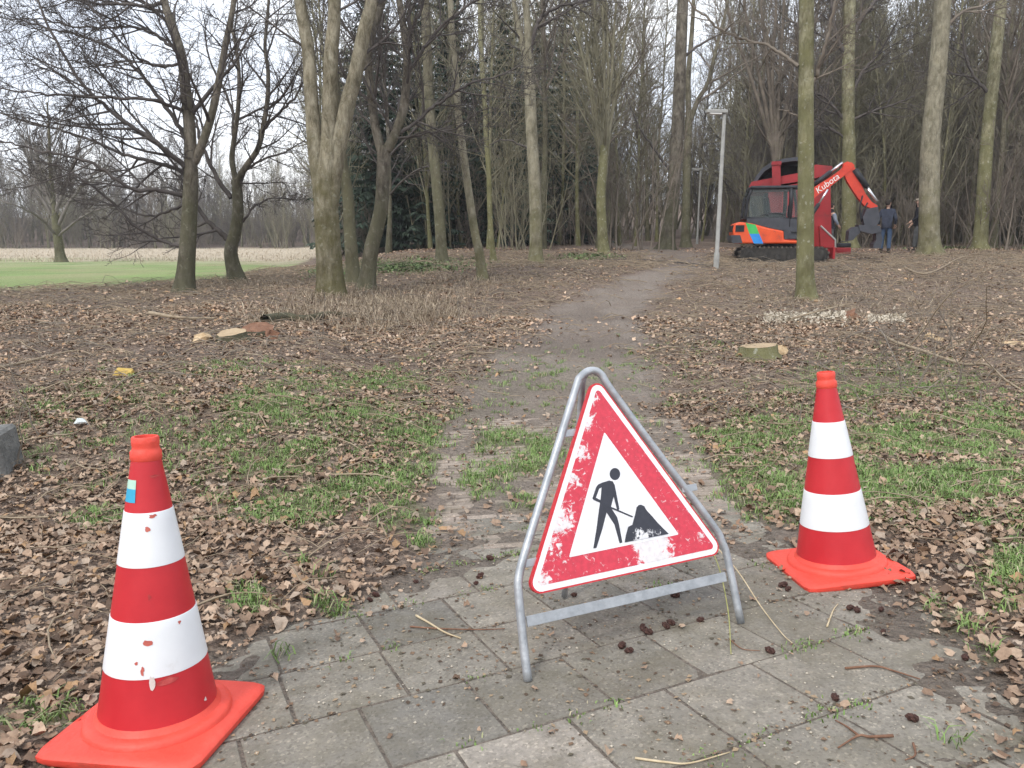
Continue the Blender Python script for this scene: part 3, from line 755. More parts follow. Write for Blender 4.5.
# --- the two dark trees at the edge of the field
hero('bare_tree', 'dark bare tree with long branches sweeping left over the field edge', 16, [
  ([(184, 292), (187.5, 250), (190, 200), (191, 168)], 17, 13, True, 3, LB, .55, 2.2),
  ([(191, 168), (189.5, 129), (186, 95), (181.6, 58), (172, 25), (164, 0), (155, -60), (150, -140)], 12, 5, True, 10, (-.6, 0, .3), .1, 2.2),
  ([(191, 166), (198, 154), (211, 117), (220, 75), (226.6, 39), (234, 0), (240, -70)], 9, 4, True, 9, (.6, 0, .3), .1, 1.6),
  ([(186, 168), (168, 152, -.3), (148, 137, -.5), (112, 112, -.8), (82, 84, -1), (51, 31, -1.2), (33, -15, -1.2)], 5.5, 1.6, False, 15, (-1.5, 0, .2), .1, 2.1),
  ([(188, 136), (160, 100, .3), (137, 70, .5), (112, 48, .8), (80, 36, 1), (40, 26, 1), (-5, 12, 1)], 4.5, 1, False, 14, (-1.5, 0, .2), .1, 1.9),
  ([(185, 172), (158, 163, .3), (129, 156, .7), (95, 142, 1), (58, 129, 1.2), (25, 122, 1.4), (-14, 108, 1.5)], 4.5, 1, False, 14, (-1.5, 0, .1), .1, 2.0),
  ([(183.6, 196), (155, 190, -.4), (129, 188, -.7), (94, 164, -1), (55, 154, -1.2), (18, 146, -1.3), (-20, 135, -1.3)], 4.5, 1, False, 10, (-1.5, 0, -.1), .1, 1.8),
  ([(179, 246), (160, 240), (137, 227, -.3), (110, 200, -.5), (85, 182, -.8), (58, 166, -.8), (30, 160, -.8)], 3.6, 1, False, 7, (-1.2, 0, -.2), .1, 1.5),
  ([(187, 112), (155, 100, -.5), (117, 98, -.9), (80, 96, -1), (47, 94, -1.2), (10, 90, -1.2), (-25, 84, -1.2)], 3.6, 1, False, 12, (-1.5, 0, .1), .1, 1.7),
  ([(180, 52), (160, 38, .2), (140, 28, .4), (110, 28, .5), (78, 27, .7), (40, 20, .8), (0, 18, .8)], 3.4, 1, False, 11, (-1.2, 0, .1), .1, 1.6),
  ([(166, 3), (148, 6, -.2), (130, 4, -.4), (100, 4, -.5), (65, -2, -.6), (20, -16, -.6)], 4, 1.4, False, 9, (-1, 0, .1), .1, 1.5),
  ([(183, 62), (160, 66, -.7), (135, 55, -1), (105, 24, -1.3), (80, -10, -1.5)], 3, 1, False, 8, (-1, 0, .3), .1, 1.5),
  ([(184, 205), (165, 212, .5), (145, 216, .8), (118, 206, 1.1), (85, 204, 1.4), (60, 192, 1.4)], 3, 1, False, 5, (-1, 0, -.2), .1, 1.3),
 ], BK_DARK, TW_DARK, 'oak', seed=3)
hero('bare_tree', 'dark crooked bare tree with a low left fork, right of the sweeping one', 19, [
  ([(238, 281), (232, 262), (231, 248), (236, 228), (238, 205), (236, 180)], 14, 9.5, True, 1, None, .5, 1.6),
  ([(236, 182), (247, 165), (258, 148), (264, 122), (267.5, 98), (268, 70), (265, 47), (268, 10), (272, -40)], 6.5, 2.2, True, 11, (.8, 0, .3), .15, 2.0),
  ([(236, 182), (232, 160), (234, 140), (238, 109), (239, 75), (235, 40), (232, 23), (236, -50)], 6, 2, True, 11, (0, 0, .3), .15, 1.8),
  ([(231, 198), (216, 176), (203, 148), (196, 120), (192, 90)], 5, 1.5, False, 8, (-.5, 0, .4), .15, 1.6),
  ([(231, 240), (218, 230), (203, 215), (192, 196), (180, 178), (170, 170)], 6, 1.4, False, 9, (-.7, 0, .4), .2, 1.4),
  ([(237, 195), (245, 172), (262, 160), (285, 152), (305, 140)], 3.5, 1, False, 8, (1, 0, .2), .1, 1.4),
  ([(262, 130), (280, 112), (296, 95), (312, 60), (318, 30)], 3.2, 1, False, 9, (.8, 0, .4), .1, 1.6),
  ([(243, 222), (256, 205), (275, 198), (298, 200)], 2.6, .8, False, 6, (.8, 0, .1), .1, 1.2),
  ([(236, 120), (222, 85), (208, 55), (205, 20)], 3, 1, False, 7, (-.4, 0, .5), .1, 1.3),
 ], BK_DARK, TW_DARK, 'oak', seed=5)
# --- round field tree
hero('bare_tree', 'small bare tree with a dense round crown standing alone on the green field', 40, [
  ([(61.5, 262), (59, 246), (57, 232), (55, 215)], 9, 7, True, 2, None, .6, 3),
  ([(55, 216), (52, 190), (50, 160), (49, 130), (47, 102)], 5, 1.2, True, 12, (0, 0, .5), .05, 3.6),
  ([(57, 230), (48, 208), (36, 190), (22, 172), (10, 165)], 4, 1, False, 9, (-.5, 0, .5), .1, 3),
  ([(57, 228), (68, 205), (82, 185), (98, 172), (112, 165)], 4, 1, False, 9, (.5, 0, .5), .1, 3),
  ([(55, 214), (42, 180), (32, 150), (26, 125)], 3.6, 1, False, 9, (-.3, 0, .6), .1, 3),
  ([(55, 212), (68, 180), (78, 150), (84, 128)], 3.6, 1, False, 9, (.3, 0, .6), .1, 3),
  ([(57, 226, 0), (58, 195, 3), (60, 165, 4), (62, 140, 4)], 3.6, 1, False, 8, (0, .3, .6), .1, 3),
  ([(57, 236, 0), (40, 218, -1), (22, 208, -2), (0, 200, -2)], 2.6, 1, False, 6, (-.5, 0, .1), .1, 2.5),
  ([(57, 238, 0), (75, 222, -1), (92, 212, -2), (115, 205, -2)], 2.6, 1, False, 6, (.5, 0, .1), .1, 2.5),
 ], BK_WOOD, TW_GREY, 'asc', seed=8, levels=3)
# --- big beech with three stems
hero('bare_tree', 'thick olive grey trunk dividing into three upright stems left of the path', 15, [
  ([(331, 297), (329, 262), (327, 225), (325.5, 195), (326.5, 178), (329, 158), (331, 140)], 27, 19, True, 0),
  ([(324, 215), (320.5, 185), (317, 160), (314.5, 138), (313, 118), (311, 90), (308, 48), (300, 0), (292, -60), (286, -150)], 18, 9, True, 3, (-1, 0, .3), .6, 2.4),
  ([(327, 190), (328.5, 150), (330, 110), (331, 59), (334, 25), (335, 0), (338, -80), (342, -160)], 17, 9, True, 3, (0, 0, .3), .6, 2.0),
  ([(328, 215), (333, 180), (337.5, 150), (343, 126), (348.5, 100), (355, 75), (364, 31), (372, 0), (384, -70), (400, -150)], 18, 10, True, 4, (1, 0, .3), .55, 2.4),
 ], BK_BEECH, TW_DARK, 'oak', seed=12, flare=.35)
hero('bare_tree', 'slim trunk leaning left close behind the thick three stemmed one', 18, [
  ([(354, 268), (350, 232), (348, 195), (343, 165), (340.5, 145), (337, 100), (333, 40), (328, -60)], 13, 6, True, 10, None, .4, 1.6),
 ], BK_WOOD, TW_DARK, 'oak', seed=14)
hero('bare_tree', 'brown tree leaning right, forking into wide dark limbs left of the path', 17, [
  ([(366, 282), (371, 252), (377, 228), (381.5, 205), (383, 175), (383.5, 146)], 15, 12.5, True, 0),
  ([(381, 150), (375, 125), (372, 101), (368, 62), (371, 40), (380, 10), (392, -30), (400, -110)], 9, 5, True, 10, (-.4, 0, .3), .1, 1.8),
  ([(387, 150), (395, 134), (403, 110), (406, 85), (407, 60), (403, 25), (397, -20), (392, -110)], 10, 5, True, 11, (.3, 0, .3), .1, 1.8),
  ([(395, 136), (415, 122), (436, 105), (455, 92), (475, 82), (498, 76), (520, 66)], 4.2, 1.2, False, 13, (.8, 0, .1), .1, 1.7),
  ([(406, 75), (422, 52), (438, 30), (462, 10), (485, -8), (510, -40)], 4, 1.5, False, 11, (.8, 0, .2), .1, 1.7),
  ([(388, 140), (410, 137), (432, 132), (455, 128), (478, 112), (498, 108)], 2.8, .8, False, 9, (.7, 0, .1), .1, 1.4),
  ([(372, 104), (355, 88), (342, 70), (335, 40), (322, 10)], 3, 1, False, 8, (-.8, 0, .3), .1, 1.4),
  ([(406, 40), (420, 10), (430, -30), (440, -80)], 3.4, 1.2, False, 7, (.4, 0, .5), .1, 1.5),
 ], BK_DARK, TW_DARK, 'oak', seed=16)
hero('bare_tree', 'thin pale trunk leaning left without low branches', 19, [
  ([(483, 275), (479, 252), (475, 234), (469, 195), (463.6, 156), (458, 110), (456, 78), (452, 30), (447, -60)], 9, 5.5, True, 9, None, .55, 1.5),
 ], BK_PALE, TW_BROWN, 'oak', seed=18, levels=3)
hero('bare_tree', 'grey brown trunk between the leaning brown tree and the thin pale one', 24, [
  ([(442, 256), (440, 225), (436, 176), (432, 135), (429, 98), (427, 50), (425, 0), (422, -80)], 11, 8, True, 12, None, .35, 2.2),
 ], BK_WOOD, TW_BROWN, 'oak', seed=20, levels=3)
hero('bare_tree', 'very thin pale sapling trunk right of the thin pale leaning trunk', 24, [
  ([(494, 258), (490, 215), (489, 176), (486, 135), (485, 105), (481, 50), (480, 0), (478, -60)], 5.5, 4, True, 9, None, .4, 1.5),
 ], BK_GREEN, TW_BROWN, 'oak', seed=22, levels=3)
hero('bare_tree', 'straight pale olive trunk with a scar and a forked top in the middle', 24, [
  ([(536, 259), (535.5, 220), (534, 176), (531.5, 130), (530, 90), (528, 56)], 12.5, 10, True, 2, None, .7, 1.6),
  ([(528, 58), (528, 30), (526, 0), (524, -60), (520, -140)], 8, 5, True, 8, None, .1, 2),
  ([(526, 60), (521, 40), (515, 10), (510, -30), (500, -100)], 6, 3, True, 8, (-.5, 0, .3), .1, 2),
  ([(530, 54), (536, 27), (545, 14), (560, 6), (588, 0), (612, -14)], 4.5, 1.5, False, 10, (.7, 0, .2), .1, 1.8),
  ([(529, 150), (515, 142), (500, 140), (485, 148)], 2, .8, False, 5, None, .1, 1.2),
 ], BK_PALE, TW_DARK, 'oak', seed=24)
J = [([(604, 258), (602, 225), (601, 195), (603, 165), (604, 145)], 10, 8, True, 0)]
for k, (x1, x2) in enumerate([(590, 578), (598, 592), (604, 602), (612, 618), (620, 636), (608, 606), (586, 560)]):
    J.append(([(603.5, 170 + 4 * k), ((603 + x1) / 2, 120), (x1, 70), ((x1 + x2) / 2, 20), (x2, -40)], 4, 1.5, False, 12, (0, 0, .8), .1, 2.2))
hero('bare_tree', 'greenish trunk breaking into a brush of upright stems beside the path', 27, J, BK_GREEN, TW_GREEN, 'asc', seed=26)
hero('bare_tree', 'dark straight trunk on the left edge of the far bend of the path', 30, [
  ([(666, 253), (669, 230), (672.5, 205), (676, 150), (678.7, 103), (681, 50), (683, 0), (686, -90)], 14.5, 9.5, True, 10, None, .35, 2.6),
  ([(673, 175), (655, 150), (640, 128), (628, 100), (620, 70)], 3, 1, False, 8, None, .1, 2.2),
  ([(679, 60), (700, 45), (716, 36), (722, 34)], 3, 1.2, False, 6, None, .1, 2.0),
 ], BK_DARK, TW_DARK, 'oak', seed=28)
hero('bare_tree', 'brown trunk right behind the dark straight trunk, forking to the right', 34, [
  ([(686, 250), (686, 215), (687, 166), (689, 120)], 9, 7, True, 0),
  ([(689, 122), (688, 80), (692, 30), (696, -40)], 6, 3, True, 10, None, .1, 2.4),
  ([(689, 124), (698, 100), (707.6, 83), (716, 50), (726, 10), (735, -40)], 5, 2, True, 11, (.5, 0, .4), .1, 2.4),
 ], BK_WOOD, TW_BROWN, 'oak', seed=30)
hero('bare_tree', 'slender green speckled trunk standing in front of the orange excavator', 16, [
  ([(806.5, 299), (805, 275), (805, 240), (805.5, 200), (806, 150), (806, 103), (806.5, 60), (807, 0), (808, -80), (809, -170)], 17, 12.5, True, 4, None, .75, 2.0),
  ([(799, 66), (782, 54, .3), (765, 45, .5), (745, 40, .7), (722, 30, .8), (705, 16, .9), (689, 3, 1), (672, -20, 1)], 3.4, 1.4, False, 10, (-.3, 0, .5), .15, 1.3),
  ([(811, 86), (816, 76), (822, 58, -.2), (828, 35, -.3), (836, 0, -.5), (846, -50, -.6)], 4.4, 2, False, 9, (.4, 0, .4), .15, 1.2),
  ([(801, 120), (790, 112), (778, 110)], 1.4, .7, False, 3, None, .2, .6),
 ], BK_GREEN, TW_BROWN, 'oak', seed=32, flare=.5)
hero('bare_tree', 'mossy trunk behind the excavator boom with many side limbs', 33, [
  ([(849, 240), (849, 190), (849, 150), (848, 124), (848, 80), (849, 40), (850, 0), (851, -90)], 13.5, 10, True, 8, None, .35, 2.6),
  ([(849, 128), (838, 112), (826, 98), (812, 92), (800, 90)], 3.4, 1, False, 8, (-.5, 0, .2), .1, 2),
  ([(849, 122), (870, 112), (895, 104), (915, 96)], 3.2, 1, False, 8, (.5, 0, .2), .1, 2),
  ([(850, 95), (864, 70), (880, 52), (898, 20)], 4, 1.2, False, 9, (.5, 0, .4), .1, 2.2),
  ([(848, 60), (838, 40), (832, 10), (826, -30)], 5, 2, False, 8, (-.4, 0, .5), .1, 2.2),
  ([(850, 40), (862, 18), (876, 0), (890, -30)], 5, 2, False, 8, (.4, 0, .5), .1, 2.2),
  ([(848, 140), (830, 128), (815, 118), (806, 108)], 2.6, .8, False, 7, (-.5, 0, .2), .1, 1.8),
 ], BK_GREEN, TW_DARK, 'oak', seed=34)
hero('bare_tree', 'tall pale smooth trunk beside the man in the light cap', 27, [
  ([(930, 249), (929.5, 215), (929.5, 166), (931, 130), (935, 95), (940, 45), (943, 0), (947, -70), (950, -150)], 19, 13, True, 8, None, .6, 2.6),
  ([(941, 34), (960, 14), (985, 4), (1010, -12)], 3.4, 1.2, False, 9, (.6, 0, .2), .1, 2.2),
 ], BK_PALE, TW_BROWN, 'oak', seed=36, flare=.45)
hero('bare_tree', 'mossy trunk leaning right at the right edge of the wood', 29, [
  ([(980, 248), (982, 210), (985, 166), (989, 120), (993, 83), (997, 40), (1001, 0), (1006, -80)], 13, 9, True, 12, None, .3, 2.6),
  ([(991, 95), (975, 78), (966, 55), (962, 20)], 3.6, 1.2, False, 9, (-.4, 0, .4), .1, 2.2),
 ], BK_GREEN, TW_DARK, 'oak', seed=38)
Rl = [([(777, 240), (777, 200), (776, 160)], 12, 11, True, 0)]
for k, (x1, x2, x3) in enumerate([(768, 758, 745), (772, 768, 762), (778, 780, 784), (784, 792, 800), (764, 748, 728), (788, 800, 818), (775, 772, 776)]):
    Rl.append(([(776.5, 172 - k), (x1, 120), (x2, 70), (x3, 10), (x3, -50)], 5, 1.8, False, 10, (0, 0, .7), .1, 2.4))
hero('bare_tree', 'dark pollard with a fan of thin stems directly behind the red chipper', 36, Rl, BK_DARK, TW_BROWN, 'asc', seed=40)

# --- woodland trees: a few kinds, each copied to many places
def wood_proto(seed, H, r, style, first, bark, twig, nb, blen, lean=.02):
    rs = random.Random(seed); P = dict(PSET[style]); P['n'] = P['n'][:4] if style == 'oak' else P['n']
    P['rmin'] = .0075
    root = empty('woodland_tree', (0, 0, 0), 'x', 'tree')
    m = 12; pts = [np.zeros(3)]; d = norm(np.array([rs.gauss(0, lean), rs.gauss(0, lean), 1]))
    for i in range(m):
        d = norm(d + np.array([rs.gauss(0, .03), rs.gauss(0, .03), .04])); pts.append(pts[-1] + d * H / m)
    pts = np.array(pts); rad = np.linspace(r, .025, m + 1)
    v, q = trunk_tube(pts, rad, 8, .45, seed); new_mesh('trunk', v, [q], bark, root, True)
    store = [[] for _ in P['n']]
    spawn(store, pts, rad, H, 1, P, rs, nb, start=first, lscale=blen)
    V, Q = emit(store, [5, 4, 3, 3, 3]); new_mesh('crown', V, [Q], twig, root, True)
    return root
def shrub_proto(seed, H, nst, twig):
    rs = random.Random(seed); P = dict(PSET['asc']); P['n'] = [0, 7, 5, 3]; P['rmin'] = .0055
    root = empty('undergrowth_shrub', (0, 0, 0), 'x', 'shrub'); store = [[] for _ in P['n']]
    st = []; 
    for i in range(nst):
        a = rs.random() * 6.283; d = norm(np.array([math.cos(a) * rs.random() * .5, math.sin(a) * rs.random() * .5, 1]))
        p = np.array([rs.gauss(0, .5), rs.gauss(0, .5), -.05]); h = H * (.5 + .6 * rs.random()); pts = [p]
        for k in range(7):
            d = norm(d + np.array([rs.gauss(0, .08), rs.gauss(0, .08), .03])); pts.append(pts[-1] + d * h / 7)
        pts = np.array(pts); rad = np.linspace(.018 + .02 * rs.random(), .006, 8); st.append((pts, rad))
        spawn(store, pts, rad, h, 1, P, rs, 7, start=.15, lscale=h * .33)
    v, q = tubes([a for a, b in st], [b for a, b in st], 5); new_mesh('stems', v, [q], twig, root, True)
    V, Q = emit(store, [4, 3, 3, 3]); new_mesh('twigs', V, [Q], twig, root, True)
    return root
def brush_proto(seed, H, nst, twig):
    rs = random.Random(seed); P = dict(PSET['asc']); P['n'] = [0, 10, 7, 5]; P['rmin'] = .008
    root = empty('brushy_tree', (0, 0, 0), 'x', 'tree'); store = [[] for _ in P['n']]; st = []
    for i in range(nst):
        a = rs.random() * 6.283; d = norm(np.array([math.cos(a) * rs.random() * .35, math.sin(a) * rs.random() * .35, 1]))
        p = np.array([rs.gauss(0, .12), rs.gauss(0, .12), -.1]); h = H * (.65 + .4 * rs.random()); pts = [p]
        for k in range(9):
            d = norm(d + np.array([rs.gauss(0, .06), rs.gauss(0, .06), .04])); pts.append(pts[-1] + d * h / 9)
        pts = np.array(pts); rad = np.linspace(.05 + .03 * rs.random(), .01, 10); st.append((pts, rad)); spawn(store, pts, rad, h, 1, P, rs, 17, start=.10, lscale=h * .24)
    v, q = tubes([a for a, b in st], [b for a, b in st], 6); new_mesh('trunk', v, [q], BK_WOOD, root, True)
    V, Q = emit(store, [4, 3, 3, 3]); new_mesh('crown', V, [Q], twig, root, True)
    return root
def spruce_proto(seed, H, W):
    rs = random.Random(seed); root = empty('spruce_tree', (0, 0, 0), 'x', 'tree')
    v, q = trunk_tube(np.array([[0, 0, H * i / 9] for i in range(10)]), np.linspace(.17, .02, 10), 8, .3, seed); new_mesh('trunk', v, [q], BK_DARK, root, True)
    V = []; T = []; z = .9; n = 0
    while z < H:
        t = z / H; L0 = W * (1 - t) ** .75 + .15; k = 7
        for i in range(k):
            a = 6.283 * (i + rs.random()) / k; L = L0 * (.7 + .5 * rs.random()); dr = -.25 - .3 * rs.random() + .5 * t
            ns = max(6, int(L * 13))
            for s in range(ns):
                f = (s + rs.random()) / ns; r_ = f * L; c = np.array([math.cos(a) * r_, math.sin(a) * r_, z + dr * r_ + .12 * f * f * L])
                for sd in (-1, 1):
                    aa = a + sd * (.9 + rs.random() * .4); l = (.22 + .25 * rs.random()) * (1.2 - .6 * f) * (.6 + L / W * .6); w = .035 + .035 * rs.random()
                    tip = c + np.array([math.cos(aa) * l, math.sin(aa) * l, -l * (.35 + .5 * rs.random())])
                    pr = np.array([-math.sin(aa) * w, math.cos(aa) * w, rs.gauss(0, .03)])
                    mid = (c + tip) / 2
                    V += [c, mid + pr, tip, mid - pr]; T.append([n, n + 1, n + 2, n + 3]); n += 4
        z += .34 + .1 * rs.random()
    new_mesh('crown', np.array(V), [np.array(T)], NEEDLE, root)
    return root
protos = {
 'tall': [wood_proto(101, 17, .115, 'oak', .25, BK_WOOD, TW_BROWN, 46, 3.6), wood_proto(102, 15, .085, 'oak', .16, BK_GREEN, TW_GREEN, 46, 3.0), wood_proto(103, 19, .135, 'asc', .28, BK_WOOD, TW_BROWN, 40, 4.2),
          wood_proto(104, 14, .065, 'asc', .12, BK_GREEN, TW_GREEN, 44, 3.0, .05), wood_proto(105, 16, .095, 'oak', .12, BK_DARK, TW_DARK, 48, 3.2)],
 'shrub': [shrub_proto(201, 4.2, 12, TW_BROWN), shrub_proto(202, 3.2, 14, TW_BROWN), shrub_proto(203, 5.5, 10, TW_GREEN)],
 'brush': [brush_proto(401, 11, 4, TW_BROWN), brush_proto(402, 9, 5, TW_GREY), brush_proto(403, 12, 3, TW_GREEN)],
 'spruce': [spruce_proto(301, 13, 2.5), spruce_proto(302, 10, 2.2)],
}
used = {id(p): False for L in protos.values() for p in L}
def put(kind, which, X, Y, s, rot, label, cat, group):
    p = protos[kind][which]
    o = p if not used[id(p)] else copy_tree(p)
    used[id(p)] = True
    o.location = (X, Y, float(gz(X, Y)) - .05); o.rotation_euler = (rnd.gauss(0, .02), rnd.gauss(0, .02), rot); o.scale = (s, s, s * (.9 + .2 * rnd.random()))
    tag(o, label, cat, group); return o
placed = [tuple(o.location[:2]) for o in bpy.data.objects if o.name.startswith('bare_tree')]
def free(X, Y, dmin): return all((X - a) ** 2 + (Y - b) ** 2 > dmin * dmin for a, b in placed)
def blocked(px, D):
    return (640 < px < 735 and D < 48) or (705 < px < 965 and D < 33.5) or (600 < px < 720 and 44 < D < 60)
# spruces: dark evergreens behind the middle trunks and a few on the right
for (px, D, w, s) in [(372, 33, 0, .9), (398, 36, 1, 1.0), (420, 33, 0, .85), (452, 38, 0, 1.0), (478, 42, 1, 1.1), (505, 36, 0, .9), (560, 42, 0, 1.0), (582, 47, 1, .9), (350, 38, 1, 1), (532, 48, 0, 1.1)]:
    p = ground_pt(px, D); put('spruce', w, p[0], p[1], s * .92, rnd.random() * 6, 'dark green spruce standing in the shade behind the bare trunks left of the path', 'spruce', 'spruces in the middle of the wood'); placed.append((p[0], p[1]))
for (px, D, w, s) in [(1050, 46, 1, 1.1), (880, 56, 0, .9)]:
    p = ground_pt(px, D); put('spruce', w, p[0], p[1], s, rnd.random() * 6, 'dark green spruce deep in the wood on the right behind the men', 'spruce', 'spruces on the right'); placed.append((p[0], p[1]))
cnt = 0
for k in range(4000):
    D = 28 + 44 * rnd.random() ** 1.15; px = 320 + 860 * rnd.random()
    if blocked(px, D) or (px < 420 and D > 45): continue
    if 700 < px < 780 and rnd.random() < .6: continue
    if 600 < px < 700 and rnd.random() < .35: continue
    p = ground_pt(px, D)
    if not free(p[0], p[1], 1.75 if px > 780 else 1.9): continue
    placed.append((p[0], p[1])); cnt += 1
    side = 'right' if px > 735 else 'left'
    put('tall', rnd.choice([0, 1, 2, 3, 4, 1, 3]), p[0], p[1], .75 + .4 * rnd.random(), rnd.random() * 6.28,
        'bare slim tree among many alike in the dense wood ' + ('right of the lamp post' if side == 'right' else 'left of the lamp post'), 'tree', 'woodland trees ' + ('right' if side == 'right' else 'left') + ' of the lamp post')
    if cnt >= 170: break
for k in range(16):
    p = ground_pt(585 + 160 * (k + rnd.random()) / 16, 60 + 16 * rnd.random()); placed.append((p[0], p[1]))
    put('brush', rnd.randrange(3), p[0], p[1], 1.0 + .35 * rnd.random(), rnd.random() * 6.28, 'brushy bare tree at the far end of the path beyond the lamp posts', 'tree', 'brushy trees at the end of the path')
for k in range(34):
    p = ground_pt(790 + 330 * (k + rnd.random()) / 34, 36 + 20 * rnd.random())
    if not free(p[0], p[1], 1.0): continue
    placed.append((p[0], p[1]))
    put('brush', rnd.randrange(3), p[0], p[1], 1.15 + .35 * rnd.random(), rnd.random() * 6.28, 'tall brushy bare tree in the thick wood behind the men', 'tree', 'tall brushy trees behind the men')
for px, D, wh in [(634, 50, 0), (648, 57, 2), (657, 52, 1), (702, 55, 3), (722, 50, 1), (742, 46, 4), (756, 52, 0), (628, 62, 3)]:
    p = ground_pt(px, D); placed.append((p[0], p[1]))
    put('tall', wh, p[0], p[1], .95 + .2 * rnd.random(), rnd.random() * 6.28, 'bare slim tree around the far bend of the path near the farther lamp posts', 'tree', 'slim trees around the bend')
br_ = 0
for k in range(4000):
    D = 35 + 38 * rnd.random(); px = 330 + 880 * rnd.random() ** .8
    if (600 < px < 735 and D < 60) or (px < 470 and D > 60) or (px < 740 and D < 46): continue
    p = ground_pt(px, D)
    if not free(p[0], p[1], 1.5): continue
    placed.append((p[0], p[1])); br_ += 1
    side = 'right' if px > 735 else 'left'
    put('brush', rnd.randrange(3), p[0], p[1], (.75 + .5 * rnd.random()) * (1 if side == 'right' else .8), rnd.random() * 6.28, 'brushy bare tree of several stems deep in the wood ' + side + ' of the lamp post', 'tree', 'brushy trees deep in the wood ' + side)
    if br_ >= 150: break
sc_ = 0
for k in range(3000):
    D = 28 + 34 * rnd.random(); px = 330 + 850 * rnd.random()
    if blocked(px, D) or (px < 400 and D > 45): continue
    if D < 31 and rnd.random() < .5: continue
    p = ground_pt(px, D)
    if not free(p[0], p[1], 1.0): continue
    placed.append((p[0], p[1])); sc_ += 1
    put('shrub', rnd.randrange(3), p[0], p[1], .6 + .6 * rnd.random(), rnd.random() * 6.28, 'leafless brown shrub in the undergrowth between the wood trunks', 'shrub', 'leafless undergrowth shrubs')
    if sc_ >= 150: break
# far wood beyond the field
fc_ = 0
for k in range(3000):
    D = 104 + 34 * rnd.random(); px = -140 + 520 * rnd.random()
    p = ground_pt(px, D)
    if not free(p[0], p[1], 2.4): continue
    placed.append((p[0], p[1])); fc_ += 1
    put('tall', rnd.choice([0, 1, 3, 4, 2]), p[0], p[1], .62 + .32 * rnd.random(), rnd.random() * 6.28, 'small distant bare tree in the grey wood along the far side of the field', 'tree', 'distant trees beyond the field')
    if fc_ >= 85: break
fb_ = 0
for k in range(3000):
    D = 106 + 34 * rnd.random(); px = -160 + 540 * rnd.random(); p = ground_pt(px, D)
    if not free(p[0], p[1], 1.8): continue
    placed.append((p[0], p[1])); fb_ += 1
    put('brush', rnd.choice([0, 1, 1, 2]), p[0], p[1], .8 + .45 * rnd.random(), rnd.random() * 6.28, 'distant brushy bare tree in the grey wood along the far side of the field', 'tree', 'distant brushy trees beyond the field')
    if fb_ >= 95: break
fs_ = 0
for k in range(2000):
    D = 103 + 26 * rnd.random(); px = -140 + 520 * rnd.random(); p = ground_pt(px, D)
    put('shrub', rnd.randrange(3), p[0], p[1], 1.0 + .6 * rnd.random(), rnd.random() * 6.28, 'distant leafless shrub in the grey hedge along the far side of the field', 'shrub', 'distant shrubs beyond the field'); fs_ += 1
    if fs_ >= 110: break

# ------------------------------------------------------------------ road works sign on its folding frame
def plane_frame():
    a = G(527.5, 681); b = G(741, 623)
    a[2] = terr(a[0], a[1]); b[2] = terr(b[0], b[1])
    ex = norm(b - a); mid = (a + b) / 2
    nb = norm(np.cross(NP, ex))             # away from the camera, in the ground plane
    d = ray(592, 370)
    # apex = mid + s*nb + h*NP on the ray
    M = np.stack([nb, NP, -d], 1); s_, h_, t_ = np.linalg.solve(M, -mid)
    ey = norm(d * t_ - mid); ex = norm(ex - ey * ex.dot(ey)); ez = np.cross(ex, ey)
    return a, mid, ex, ey, ez, nb
A_, mid_, ex_, ey_, ez_, nb_ = plane_frame()
def onsign(px, py, off=0.0):
    """pixel -> coordinates in the sign's plane (metres right, metres up)"""
    d = ray(px, py); o = mid_ + ez_ * off; t = o.dot(ez_) / d.dot(ez_); q = d * t - o
    return np.array([q.dot(ex_), q.dot(ey_)])
sign = empty('roadworks_sign', (0, 0, 0), 'battered triangular red and white roadworks warning sign on a grey metal A-frame', 'road sign')
Mx = Matrix(((ex_[0], ey_[0], ez_[0], mid_[0]), (ex_[1], ey_[1], ez_[1], mid_[1]), (ex_[2], ey_[2], ez_[2], mid_[2]), (0, 0, 0, 1)))
sign.matrix_world = Mx
def z3(P, z): return np.array([[p[0], p[1], z] for p in P])
fr = [(528, 681), (523, 640), (518.5, 592), (519, 576), (525, 552), (548, 478), (575, 391), (580.5, 377), (591, 370.5), (601, 374.5), (611, 390), (660, 456), (712, 524), (722, 542), (728, 560), (741, 623)]
fp = smooth_line(z3([onsign(*p) for p in fr], 0), 4)
m = MB(); m.tube(fp, .0125, 12); m.build('frame', STEEL, sign, True)
l_ = onsign(526.5, 622); r_ = onsign(727, 576.5); dv = norm(np.array([*(r_ - l_), 0])); L_ = np.linalg.norm(r_ - l_)
m = MB(); Rm = np.stack([dv, np.cross([0, 0, 1], dv), [0, 0, 1]], 1)
m.box([*((l_ + r_) / 2), -.004], (L_ - .004, .030, .006), Rm, .001); m.build('crossbar', STEEL, sign)
